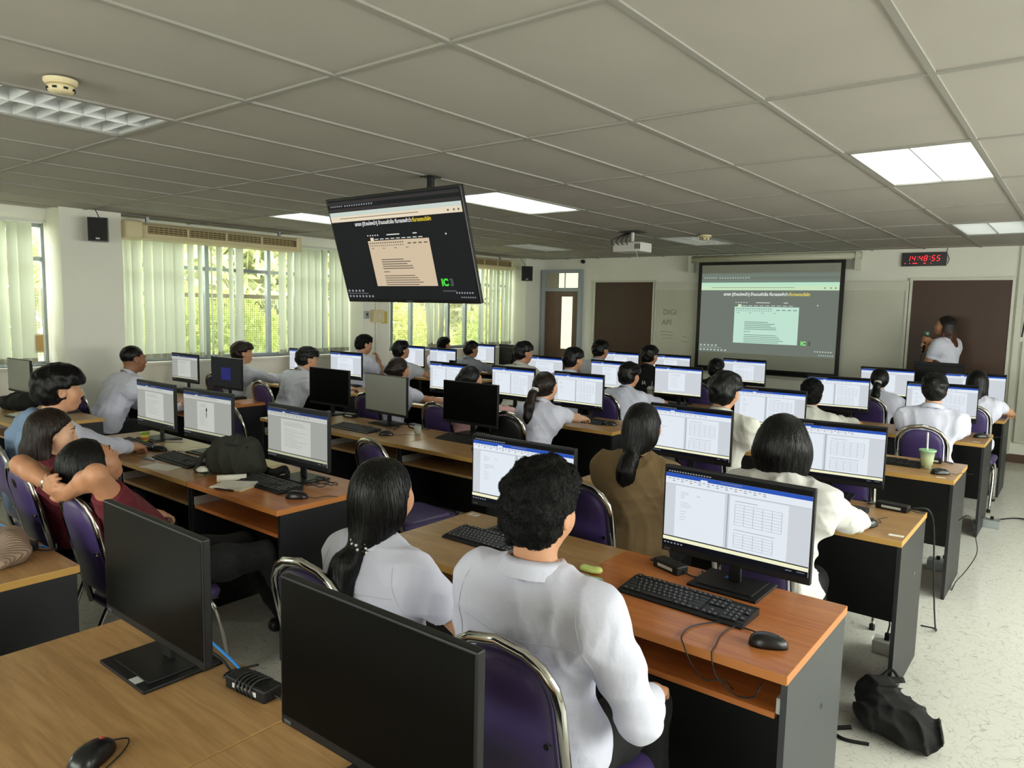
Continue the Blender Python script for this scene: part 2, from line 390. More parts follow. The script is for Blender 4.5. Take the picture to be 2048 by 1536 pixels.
TL = ['bright yellow-green tree outside, left of the speaker pillar', 'bright leafy tree outside the open part of the middle blind', 'leafy tree outside, behind the hanging television', 'yellow-green tree outside the window nearest the front wall']
for k, (yy, l) in enumerate(zip((1.6, 5.6, 9.3, 13.0), TL)):
    shrub(l, -10.4, yy, .75, .8, 1.75, 1.2, 4200, .11, 0 if k % 2 == 0 else 1, k+1)
TL2 = ['pale tall tree standing farther off, left of the speaker pillar', 'pale tall tree farther off behind the middle window', 'pale tall tree farther off behind the front-most window']
for k, (yy, l) in enumerate(zip((2.0, 10.2, 18.4), TL2)):
    shrub(l, -15.5, yy, 2.4, 1.7, 3.95, 3.0, 7000, .24, 2, k+21)
struct(MB().box(-40, X0-.6, -30, 50, -1.5, -1.2).obj('ground', mat('paved_ground', (150, 148, 138), .9, noise=(3, .2, (1, 1, 1)))))
# added windows, unseen behind and beside the camera, to even out the daylight
w5 = struct(MB().box(X1-.03, X1+.16, RW[0], RW[1], .965, 1.0).obj('window_5', M_SILLM)); w6 = struct(MB().box(BW[0], BW[1], Y0-.16, Y0+.03, .965, 1.0).obj('window_6', M_SILLM))
for k in range(5):
    y = RW[0]+(RW[1]-RW[0])*k/4; MB().box(X1+.08, X1+.13, y-.03, y+.03, 1.0, 2.35).obj('mullion', M_FRAME, w5)
    if k < 4: MB().box(X1+.103, X1+.108, y, y+(RW[1]-RW[0])/4, 1.0, 2.35).obj('pane', M_PANE, w5)
for k in range(8):
    x = BW[0]+(BW[1]-BW[0])*k/7; MB().box(x-.03, x+.03, Y0-.13, Y0-.08, 1.0, 2.35).obj('mullion', M_FRAME, w6)
    if k < 7: MB().box(x, x+(BW[1]-BW[0])/7, Y0-.108, Y0-.103, 1.0, 2.35).obj('pane', M_PANE, w6)
for loc, rot, sx, sy in (((X1+.3, sum(RW)/2, 1.67), (0, PI/2, 0), 1.35, RW[1]-RW[0]), ((sum(BW)/2, Y0-.3, 1.67), (PI/2, 0, 0), BW[1]-BW[0], 1.35)):
    li = bpy.data.lights.new('window_daylight', 'AREA'); li.shape = 'RECTANGLE'; li.size = sx; li.size_y = sy; li.cycles.is_portal = True
    o = bpy.data.objects.new('window_daylight', li); COL.objects.link(o); o.location = loc; o.rotation_euler = rot
# window portals guide the daylight
for a, b in ((Y0, PIL[0][0]), (PIL[0][1], PIL[1][0]), (PIL[1][1], PIL[2][0]), (PIL[2][1], PIL[3][0])):
    li = bpy.data.lights.new('window_daylight', 'AREA'); li.shape = 'RECTANGLE'; li.size = HEAD-SILL; li.size_y = b-a; li.cycles.is_portal = True
    o = bpy.data.objects.new('window_daylight', li); COL.objects.link(o); o.location = (X0-.3, (a+b)/2, (HEAD+SILL)/2); o.rotation_euler = (0, -PI/2, 0)
# ---- light fixtures in the ceiling
M_REFL = mat('louver_metal', (236, 238, 240), .35, .35)
M_REFW = mat('reflector_white', (236, 238, 238), .4)
M_TUBE_ON = mat('tube_lit', (246, 255, 246), .5, emit=17.0)
M_TUBE_OFF = mat('tube_unlit', (220, 222, 220), .4)
def fixture(x, y, on, label):
    t = thing('ceiling_light', label, 'ceiling light', (x+.3, y+.6, CZ), group='recessed louvre ceiling lights')
    w, l, hh = .285, .585, .10
    MB().box(-w, w, -l, l, hh, hh+.01).box(-w-.004, -w, -l, l, 0, hh).box(w, w+.004, -l, l, 0, hh).box(-w, w, -l-.004, -l, 0, hh).box(-w, w, l, l+.004, 0, hh).obj('housing', M_REFW, t)
    MB().box(-.004, .004, -l, l, .004, .06).obj('centre_divider', M_REFL, t)
    MB().box(-w-.006, -w+.012, -l-.006, l+.006, -.003, .006).box(w-.012, w+.006, -l-.006, l+.006, -.003, .006).box(-w, w, -l-.006, -l+.012, -.003, .006).box(-w, w, l-.012, l+.006, -.003, .006).obj('trim_frame', M_RAIL, t)
    bl = cached('blade', lambda: MB().prism([(-.004, .045), (-.0015, .004), (.0015, .004), (.004, .045)], -.134, .134, 'x').mesh('louver_blade', M_REFL))
    for sx in (-1, 1):
        MB().lathe([(.0001, -.56), (.013, -.56), (.013, .56), (.0001, .56)], 8, (sx*.142, 0, .075), 'y').obj('tube', M_TUBE_ON if on else M_TUBE_OFF, t)
        for k in range(11): obj('louver_blade', bl, t, (sx*.143, -.5+.1*k, 0))
    return t
FL = {(-4.1, .6): 'unlit louvre ceiling light near the smoke detector, top left', (-4.1, 4.2): 'lit louvre ceiling light just right of the hanging television', (-6.5, 4.2): 'lit louvre ceiling light just left of the hanging television',
      (-1.1, 4.2): 'bright lit louvre ceiling light at the upper right', (-4.1, 7.8): 'unlit louvre ceiling light behind the ceiling projector', (-1.1, 7.8): 'unlit louvre ceiling light nearest the digital clock', (-6.5, 7.8): 'unlit louvre ceiling light near the corner door',
      (-6.5, .6): 'unlit louvre ceiling light over the window side, beyond the left picture edge', (-1.1, .6): 'unlit louvre ceiling light right above the camera', (1.3, .6): 'unlit louvre ceiling light over the right aisle, beside the camera',
      (1.3, 4.2): 'lit louvre ceiling light over the right aisle, beyond the picture', (1.3, 7.8): 'unlit louvre ceiling light over the front of the right aisle'}
for (fx, fy), on in FIX.items():
    if not any(abs(fx-g) < .02 for g in GX) or not any(abs(fy-g) < .02 for g in GY): continue
    fixture(fx, fy, on, FL[(fx, fy)])
# ---- front wall: door, boards, projection screen
M_DFRAME = mat('door_frame', (164, 172, 178), .5)
M_DOOR = mat('door_veneer', (104, 80, 62), .45, noise=(2.5, .12, (6, 6, .6)))
M_LITGLASS = mat('frosted_glass_glow', (236, 238, 214), .5, emit=.75)  # light from behind the door put in as a glow of the glass
d = struct(MB().box(-7.61, -7.54, Y1-.07, Y1, 0, 2.39).box(-6.85, -6.78, Y1-.07, Y1, 0, 2.39).box(-7.54, -6.85, Y1-.07, Y1, 2.33, 2.39).box(-7.54, -6.85, Y1-.07, Y1, 2.02, 2.08).obj('door_1', M_DFRAME))
MB().box(-7.54, -7.20, Y1-.04, Y1-.005, .01, 2.02).box(-6.97, -6.85, Y1-.04, Y1-.005, .01, 2.02).box(-7.20, -6.97, Y1-.04, Y1-.005, .01, 1.03).box(-7.20, -6.97, Y1-.04, Y1-.005, 1.93, 2.02).obj('door_leaf', M_DOOR, d)
MB().box(-7.20, -6.97, Y1-.03, Y1-.015, 1.03, 1.93).obj('vision_panel', M_LITGLASS, d)
MB().box(-7.54, -7.27, Y1-.03, Y1-.02, 2.08, 2.33).obj('transom_pane', mat('hazy_glass', (176, 172, 150), .3), d)
MB().box(-7.27, -6.85, Y1-.03, Y1-.02, 2.08, 2.33).obj('transom_pane', M_LITGLASS, d)
MB().box(-7.145, -7.13, Y1-.045, Y1-.02, 2.08, 2.33).obj('transom_bar', M_DFRAME, d)
MB().tube([(-6.92, Y1-.04, .86), (-6.92, Y1-.1, .86)], .013, 8).lathe([(.001, -.03), (.028, -.025), (.03, 0), (.022, .012), (.001, .015)], 12, (-6.92, Y1-.11, .86), 'y').obj('door_knob', M_CHROME, d, True)
def framed(name, label, cat, x0, x1, z0, z1, m, pm, fw=.03):
    t = thing(name, label, cat, ((x0+x1)/2, Y1-.03, z0)); w = (x1-x0)/2; hh = z1-z0
    MB().box(-w+fw, w-fw, -.002, .028, fw, hh-fw).obj('panel', m, t)
    MB().box(-w, -w+fw, -.02, .028, 0, hh).box(w-fw, w, -.02, .028, 0, hh).box(-w+fw, w-fw, -.02, .028, hh-fw, hh).box(-w+fw, w-fw, -.02, .028, 0, fw).obj('frame', pm, t)
    return t
M_ALUW = mat('pale_aluminium', (214, 214, 200), .4, .1)
M_WB = mat('whiteboard', (204, 204, 188), .3, noise=(1.6, .06, (1, 1, 1)))
framed('sliding_board', 'brown sliding board beside the corner door', 'board', -6.55, -5.42, .62, 2.2, M_BROWN, M_ALUW)
framed('sliding_board', 'brown sliding board behind the standing presenter', 'board', -1.83, -.72, .62, 2.2, M_BROWN, M_ALUW)
wb = framed('whiteboard', 'smudged white writing board partly behind the projection screen', 'whiteboard', -5.41, -1.84, .84, 2.16, M_WB, M_ALUW)
MB().box(-1.78, 1.78, -.03, .02, 1.20, 1.32).obj('header_rail', mat('header_rail', (216, 216, 202), .5), wb)
MB().box(-1.78, 1.78, -.06, .0, -.03, .0).obj('tray', M_ALUW, wb)
M_INK = mat('faded_marker', (140, 142, 128), .6); M_INKB = mat('black_marker', (30, 30, 28), .6)
def strokes(parent, m, lst, r=.004):
    for pts in lst: MB().tube(spline([(p[0], -.0045, p[1]) for p in pts], 4), r, 4, flat=.3).obj('marker_stroke', m, parent)
for i, (ch, x, z) in enumerate((('DIGI', -1.52, .86), ('API', -1.57, .7))):
    o = obj('faded_writing', text_mesh('faded_writing', ch, .12, M_INK, .0004), wb, (x, -.004, z), (PI/2, 0, 0))
strokes(wb, M_INK, [[(-1.68+.02*k, .55-.05*k), (-1.6+.02*k, .56-.05*k), (-1.45, .55-.05*k)] for k in range(3)]+[[(-1.3, .5), (-1.22, .48)], [(-1.32, .42), (-1.2, .41)]], .003)
strokes(wb, M_INKB, [[(1.28, .19), (1.31, .20), (1.36, .195)], [(1.42, .175), (1.47, .185), (1.51, .175)]], .007)
ps = thing('projection_screen', 'pull-down projection screen with black border on the front wall', 'projection screen', (-3.62, Y1-.14, .86))
MB().box(-1.03, 1.03, -.002, .002, 0, 1.6).obj('black_border', M_BLACK2, ps)
M_PSCR = mat('screen_cloth', (166, 168, 155), .8)
MB().box(-.975, .975, -.004, -.002, .06, 1.545).obj('screen_cloth', M_PSCR, ps)
MB().lathe([(.001, -1.19), (.05, -1.19), (.05, 1.19), (.001, 1.19)], 16, (.02, .02, 1.635), 'x').obj('casing', mat('casing_cream', (206, 204, 182), .5), ps, True)
for sx in (-1.17, 1.17): MB().box(sx-.02, sx+.02, -.04, .13, 1.45, 1.68).obj('wall_bracket', M_ALUW, ps)
MB().tube([(-1.2, .05, 1.70), (1.2, .05, 1.70)], .009, 6).obj('conduit', M_ALUW, ps)
MB().lathe([(.001, -1.03), (.014, -1.03), (.014, 1.03), (.001, 1.03)], 8, (0, 0, -.005), 'x').obj('bottom_bar', M_BLACK2, ps)
# right end of the front wall: conduit, cables, notice panel
cd = thing('wall_conduit', 'pale vertical conduit with dark cables at the right end of the front wall', 'conduit', (-.665, Y1-.02, 0))
MB().box(-.03, .03, -.02, .02, .1, CZ-.01).obj('trunking', M_ALUW, cd)
MB().tube(spline([(.05, -.02, 2.5), (.045, -.03, 2.1), (.07, -.03, 1.8), (.05, -.02, 1.5)]), .008, 6).obj('cable', M_CABLE, cd)
MB().tube(spline([(.06, -.02, 2.5), (.07, -.04, 2.2), (.12, -.04, 1.75), (.2, -.03, 1.6)]), .006, 6).obj('cable', M_CABLE, cd)
framed('notice_board', 'white notice panel at the right edge of the front wall', 'board', -.6, .9, .25, 1.45, mat('notice_white', (205, 204, 190), .6, noise=(5, .05, (1, 1, 1))), M_ALUW)
# ------------------------------------------------------------------ desks
DZ = .745
ROWY = dict(A=.40, B=1.92, C=3.44, D=4.97, E=6.60, F=8.25)
ROWN = dict(A='nearest row', B='second row', C='third row', D='fourth row', E='fifth row', F='row nearest the front wall')
BLKN = dict(L='window-side block', M='middle block', R='right-hand block')
BX = dict(R=[-2.235, -1.395, -.555], M=[-5.43, -4.59, -3.74, -2.90], L=[-7.93, -7.09, -6.25])
M_GAL = mat('tray_slide', (214, 214, 208), .35, .4)
def desk(x0, x1, y, wtype, label, lit_end=None, tray=True):
    w = (x1-x0)/2-.0015; D = .62; wm, em = (M_WOOD_O, M_EDGE_O) if wtype == 'o' else (M_WOOD_L, M_EDGE_L)
    t = thing('computer_desk', label, 'desk', ((x0+x1)/2, y+D/2, 0))
    k = ('desk', wtype, round(w, 3), lit_end)
    def top():
        mb = MB().box(-w, w, -D/2, D/2, DZ-.028, DZ, .0025)
        me = mb.mesh('desktop', wm, em)
        for p in me.polygons: p.material_index = 0 if p.normal.z > .5 else 1
        return me
    obj('desktop', cached(k+('t',), top), t)
    pm = M_LAMG if lit_end else M_LAM; mz = .05 if y < 2.2 else .22  # lit side panels: light on black laminate put into a paler grey
    side = cached(('side', lit_end), lambda: MB().box(-.009, .009, -D/2+.02, D/2-.01, 0, DZ-.029, .001).mesh('side_panel', pm))
    for sx in (-1, 1): obj('side_panel', side, t, (sx*(w-.012), 0, 0))
    obj('modesty_panel', cached(('mod', round(w, 3), mz), lambda: MB().box(-w+.022, w-.022, .10, .116, mz, DZ-.029).mesh('modesty_panel', M_LAM)), t)
    if tray: obj('keyboard_tray', cached(('tray', wtype, round(w, 3)), lambda: MB().box(-w+.035, w-.035, -D/2+.025, .08, .60, .618, .002).mesh('keyboard_tray', wm)), t)
    rail = cached('rail', lambda: MB().box(-.006, .006, -D/2+.03, .05, .615, .66).mesh('tray_slide', M_GAL))
    for sx in (-1, 1) if tray else (): obj('tray_slide', rail, t, (sx*(w-.028), 0, 0))
    for sx in (-1, 1):
        obj('cam_bolt', cached('bolt', lambda: MB().lathe([(.001, -.003), (.009, -.003), (.009, .003), (.001, .003)], 10, (0, 0, 0), 'x').mesh('cam_bolt', M_CHROME)), t, (sx*(w-.002), .06, .50))
    return t
SEAT = {'R': ['left desk', 'right desk by the aisle'], 'M': ['window-side desk', 'centre desk', 'right-end desk'], 'L': ['wall-side desk', 'aisle-side desk']}
for row in 'ABCDEF':
    for b in 'LMR':
        if row == 'A' and b == 'L': continue
        xs = BX[b]
        if row == 'A' and b == 'M': xs = [-4.49, -3.65, -2.81]
        for i in range(len(xs)-1):
            wt = 'o' if (row, b, i) in (('B', 'R', 1), ('B', 'M', 2), ('C', 'L', 1)) else 'l'
            nm = SEAT[b][i] if not (row == 'A' and b == 'M') else ['left desk', 'right-end desk'][i]
            desk(xs[i], xs[i+1], ROWY[row]+(.02 if row == 'A' and b == 'M' else .32 if row == 'E' and b == 'L' else 0), wt, '%s-topped black desk, %s, %s, %s' % ('orange' if wt == 'o' else 'oak', nm, BLKN[b], ROWN[row]), (row, b, i) == ('B', 'R', 1), row in 'AB' or (row == 'C' and b != 'R'))
# ------------------------------------------------------------------ chairs
def rounded(w, hh, r, n=5, x=0, z=0):
    P = []
    for cx, cz, a0 in ((w-r, hh-r, 0), (-w+r, hh-r, 90), (-w+r, -hh+r, 180), (w-r, -hh+r, 270)):
        for k in range(n+1):
            a = math.radians(a0+90*k/n); P.append((x+cx+r*math.cos(a), z+cz+r*math.sin(a)))
    return P
def pad(poly, a, b, ax, bulge):
    """cushion: outline polygon with an inset, bulging face on either side"""
    mb = MB(); n = len(poly); g = {'y': lambda p, t: (p[0], t, p[1]), 'z': lambda p, t: (p[0], p[1], t)}[ax]
    cx = sum(p[0] for p in poly)/n; cy = sum(p[1] for p in poly)/n; V = []; lev = [(.80, a-bulge), (.97, a), (1, (a+b)/2), (.97, b), (.80, b+bulge)]
    for s, t in lev: V += [g((cx+(p[0]-cx)*s, cy+(p[1]-cy)*s), t) for p in poly]
    F = [tuple(range(n))[::-1], tuple(range(4*n, 5*n))]
    for i in range(4): F += [(i*n+j, i*n+(j+1) % n, (i+1)*n+(j+1) % n, (i+1)*n+j) for j in range(n)]
    return mb.add(V, F)
def tilt(mb, ang, y0, z0):
    c, s = math.cos(ang), math.sin(ang)
    mb.v = [(x, y0+(y-y0)*c-(z-z0)*s, z0+(y-y0)*s+(z-z0)*c) for x, y, z in mb.v]; return mb
BT = math.radians(13)
def chair_meshes(vin):
    ZA = .825
    arch = lambda y: [(-.158, y, .42), (-.158, y, ZA)]+[(-.158+.128*(1-math.cos(a)), y, ZA+.125*math.sin(a)) for a in (.4, .8, 1.2, PI/2)]+[(0, y, ZA+.132)]+[(.158-.128*(1-math.cos(a)), y, ZA+.125*math.sin(a)) for a in (PI/2, 1.2, .8, .4)]+[(.158, y, ZA), (.158, y, .42)]
    fr = tilt(MB().tube(arch(-.2), .0125, 8, flat=1.25), BT, -.2, .44)
    fr.tube([(-.158, -.2, .43), (-.158, -.12, .405), (-.158, .2, .405)], .0115, 8).tube([(.158, -.2, .43), (.158, -.12, .405), (.158, .2, .405)], .0115, 8)
    bp = [(-.134, .50), (-.136, ZA)]+[(-.136+.11*(1-math.cos(a)), ZA+.103*math.sin(a)) for a in (.4, .8, 1.2, PI/2)]+[(.136-.11*(1-math.cos(a)), ZA+.103*math.sin(a)) for a in (PI/2, 1.2, .8, .4)]+[(.136, ZA), (.134, .50)]
    bk = tilt(pad(bp[::-1], -.208, -.185, 'y', .012), BT, -.2, .44)
    st = pad(rounded(.205, .205, .06, 5, 0, .01), .415, .45, 'z', .014)
    lf = MB().tube(spline([(-.19, .25, 0), (-.19, .19, .30), (-.17, .165, .385), (-.10, .16, .40), (.10, .16, .40), (.17, .165, .385), (.19, .19, .30), (.19, .25, 0)], 5), .011, 8)
    lr = MB().tube(spline([(-.20, -.26, 0), (-.20, -.14, .30), (-.18, -.10, .385), (-.10, -.09, .40), (.10, -.09, .40), (.18, -.10, .385), (.20, -.14, .30), (.20, -.26, 0)], 5), .011, 8)
    ft = MB().lathe([(.001, 0), (.015, 0), (.015, .03), (.001, .03)], 8)
    sc = MB().lathe([(.001, -.006), (.008, -.006), (.008, .004), (.001, .004)], 8, (0, 0, 0), 'y')
    return dict(back_frame=fr.mesh('back_frame', M_CHROME, smooth=True), backrest=bk.mesh('backrest', vin, smooth=True), seat=st.mesh('seat', vin, smooth=True), front_legs=lf.mesh('front_leg_loop', M_CHROME, smooth=True),
                rear_legs=lr.mesh('rear_leg_loop', M_CHROME, smooth=True), foot=ft.mesh('rubber_foot', M_BLACK), screw=sc.mesh('screw', M_CHROME))
def chair(x, y, rz, label, black=False, group='purple padded chrome chairs'):
    C = cached(('chair', black), lambda: chair_meshes(M_BLKVINYL if black else M_PURPLE))
    t = thing('padded_chair', label, 'chair', (x, y, 0), rz, 'black padded chrome chairs' if black else group)
    obj('back_frame', C['back_frame'], t); b = obj('backrest', C['backrest'], t); obj('seat', C['seat'], t)
    f = obj('front_leg_loop', C['front_legs'], t); r = obj('rear_leg_loop', C['rear_legs'], t)
    for sx in (-.19, .19): obj('rubber_foot', C['foot'], f, (sx, .25, 0))
    for sx in (-.20, .20): obj('rubber_foot', C['foot'], r, (sx, -.26, 0))
    for sx in (-.125, .125): obj('screw', C['screw'], b, (sx, -.2-.26*math.tan(BT)*.9-.027, .71))
    return t
# ------------------------------------------------------------------ monitors
def em(name, col, s):
    m = mat(name, col, .6, emit=s, spec=.1); m.node_tree.nodes['Principled BSDF'].inputs['Base Color'].default_value = srgb(14, 14, 14); m.cycles.emission_sampling = 'NONE'; return m
EM = dict(W=em('scr_white', (232, 237, 244), .8), P=em('scr_page', (222, 229, 237), .8), G=em('scr_grey', (206, 212, 218), .75), B=em('scr_blue', (34, 76, 170), .9), N=em('scr_navy', (14, 16, 34), .3),
          L=em('scr_line', (158, 162, 170), .66), C=em('scr_cream', (236, 236, 200), .8), K=em('scr_black', (12, 13, 16), .1), I=em('scr_icon', (150, 156, 170), .5), R=em('scr_red', (214, 150, 140), .6),
          g=em('scr_dim', (176, 178, 172), .62), w=em('scr_dimpage', (204, 206, 200), .68), b=em('scr_dimblue', (40, 62, 120), .6), d=em('scr_dark', (38, 42, 42), .5), l=em('scr_dimline', (126, 128, 122), .55), c=em('scr_dimcream', (200, 202, 172), .62), V=em('scr_violet', (58, 58, 140), .4))
def flat_rects(rects, w, hh, z0, y0, mapm):
    """flat print: rectangles (u0,v0,u1,v1,key) measured from the upper left, each layer 0.15 mm proud of the last"""
    mb = MB(); keys = []
    for i, (u0, v0, u1, v1, k) in enumerate(rects):
        if k not in keys: keys.append(k)
        mb.mi = keys.index(k); y = y0-.00004*i
        X = lambda u: (u-.5)*w; Z = lambda v: z0+(1-v)*hh
        mb.quad((X(u0), y, Z(v1)), (X(u1), y, Z(v1)), (X(u1), y, Z(v0)), (X(u0), y, Z(v0)))
    return mb, [mapm[k] for k in keys]
def lines(R, u0, v0, n, wid, dv, k, th=.0035, seed=0):
    r = random.Random(seed)
    for i in range(n): R.append((u0, v0+i*dv, u0+wid*r.uniform(.45, 1), v0+i*dv+th, k))
def table(R, u0, v0, u1, v1, nc, nr, k, t=.0022):
    for i in range(nr+1): v = v0+(v1-v0)*i/nr; R.append((u0, v, u1, v+t*1.4, k))
    for i in range(nc+1): u = u0+(u1-u0)*i/nc; R.append((u, v0, u+t, v1, k))
def word(kind, seed=0):
    r = random.Random(seed); R = []
    two = kind in ('two', 'twob'); dim = kind in ('dim', 'dim2')
    G, W, B, L, C, K = ('g', 'w', 'b', 'l', 'c', 'd') if dim else ('G', 'P', 'B', 'L', 'C', 'N')
    R.append((0, 0, 1, 1, G)); R.append((0, 0, 1, .065, 'K' if not dim else 'd'))
    for i in range(16): R.append((.02+.02*i, .035, .032+.02*i, .05, 'L' if not dim else 'l'))
    R.append((0, .065, 1, .115, B)); R.append((0, .115, 1, .20, W if not dim else 'w'))
    R.append((.4, .082, .55, .092, 'I')) ; R.append((.26, .094, .31, .115, W))
    for i in range(22):
        u = .02+.032*i
        R.append((u, .13, u+.018, .14, L)); 
        if i % 2: R.append((u, .155, u+.02, .165, 'R' if i % 5 == 0 and not dim else L))
    R.append((0, .2, 1, .203, L))
    if two:
        R.append((.08, .215, .44, .87, W)); R.append((.475, .215, .86, .87, W)); R.append((.458, .205, .464, .87, L))
        lines(R, .12, .29, 4, .06, .022, L, seed=seed); R.append((.24, .31, .26, .316, L)); lines(R, .12, .42, 3, .11, .026, L, seed=seed+1); lines(R, .12, .53, 4, .07, .035, L, seed=seed+2)
        R.append((.51, .27, .66, .276, L)); table(R, .51, .31, .82, .56, 5, 7, L); R.append((.51, .62, .78, .626, L)); table(R, .51, .66, .77, .83, 4, 5, L)
    elif kind == 'twob':
        pass
    else:
        u0, u1 = (.24, .74) if kind in ('dim', 'one') else (.3, .66)
        R.append((u0, .23, u1, .87, W)); lines(R, u0+.05, .28, 4, u1-u0-.1, .022, L, seed=seed); lines(R, u0+.05, .42, 10, u1-u0-.12, .036, L, seed=seed+3)
        if kind == 'one': table(R, u0+.05, .5, u1-.05, .8, 4, 6, L)
        if kind == 'dim2': R += [(u0+.19, .36, u0+.215, .44, 'd'), (u0+.19, .45, u0+.21, .56, 'l')]
    if kind != 'far': R.append((0, .885, 1, .93, C)); R.append((0, .93, 1, 1, K)); R.append((0, .872, 1, .885, 'K' if not dim else 'd'))
    else: R.append((0, .955, 1, 1, C))
    for i in range(6): R.append((.01+.025*i, .955, .024+.025*i, .975, 'I'))
    R.append((.86, .955, .9, .965, 'I')); R.append((.93, .95, .98, .958, 'I'))
    return R
def dark_screen(): return [(0, 0, 1, 1, 'd'), (.34, .33, .66, .76, 'V'), (.34, .33, .66, .345, 'b')]
M_GREYOFF = mat('screen_off_painted_glare', (150, 152, 145), .35, noise=(6, .05, (1, 1, .3)))  # reflected glare put into the grey colour of the dead screen
M_STICK = mat('sticker', (190, 192, 190), .5); M_STICKB = mat('blue_sticker', (40, 90, 160), .4)
def monitor_meshes(kind, seed):
    w, hh, z0 = .54, .325, .078
    h = MB().box(-w/2, w/2, -.004, .018, z0, z0+hh, .004).box(-w/2+.03, w/2-.03, .014, .034, z0+.05, z0+hh-.04, .006)
    H = h.mesh('housing', M_BLACK)
    if kind == 'off': s, ms = MB().box(-w/2+.006, w/2-.006, -.0048, -.004, z0+.022, z0+hh-.006), [M_GLASSY]
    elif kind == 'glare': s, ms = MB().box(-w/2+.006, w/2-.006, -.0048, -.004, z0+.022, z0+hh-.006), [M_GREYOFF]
    else: s, ms = flat_rects(dark_screen() if kind == 'dark' else word(kind, seed), w-.014, hh-.034, z0+.026, -.0046, EM)
    S = s.mesh('screen', *ms, fix=kind in ('off', 'glare'))
    N = MB().prism([(-.022, .014), (.022, .014), (.017, .20), (-.017, .20)], .035, .047, 'y').box(-.05, .05, .03, .05, .17, .27, .004).mesh('stand_neck', M_BLACK)
    Bs = MB().box(-.125, .125, -.085, .125, 0, .009, .003).box(-.10, .10, -.06, .11, .009, .013, .002).mesh('stand_base', M_BLACK)
    return H, S, N, Bs
def monitor(x, y, rz, kind, label, seed=0, sc=1.0, raise_=0, sticker=None, dz=DZ):
    H, S, N, B = cached(('mon', kind, seed), lambda: monitor_meshes(kind, seed))
    t = thing('computer_monitor', label, 'monitor', (x, y-.01, dz+raise_), rz, 'desk monitors'); t.scale = (sc, sc, sc)
    hs = obj('housing', H, t); obj('screen', S, t); obj('stand_neck', N, t); obj('stand_base', B, t)
    obj('brand_plate', cached('plate', lambda: MB().box(-.258, -.235, -.0049, -.004, .084, .092).mesh('brand_plate', M_LAMG)), t)
    if sticker: obj('sticker', cached(('stk', sticker), lambda: MB().box(-.022, .014, -.012, .012, 0, .0004).mesh('sticker', M_STICK if sticker == 1 else M_STICKB)), t, (.06 if sticker == 1 else -.02, -.07 if sticker == 1 else .06, .0132 if sticker == 2 else .0092))
    if raise_ > .005: MB().box(-.14, .14, -.1, .14, -raise_, 0).obj('riser', M_BLACK, t)
    return t
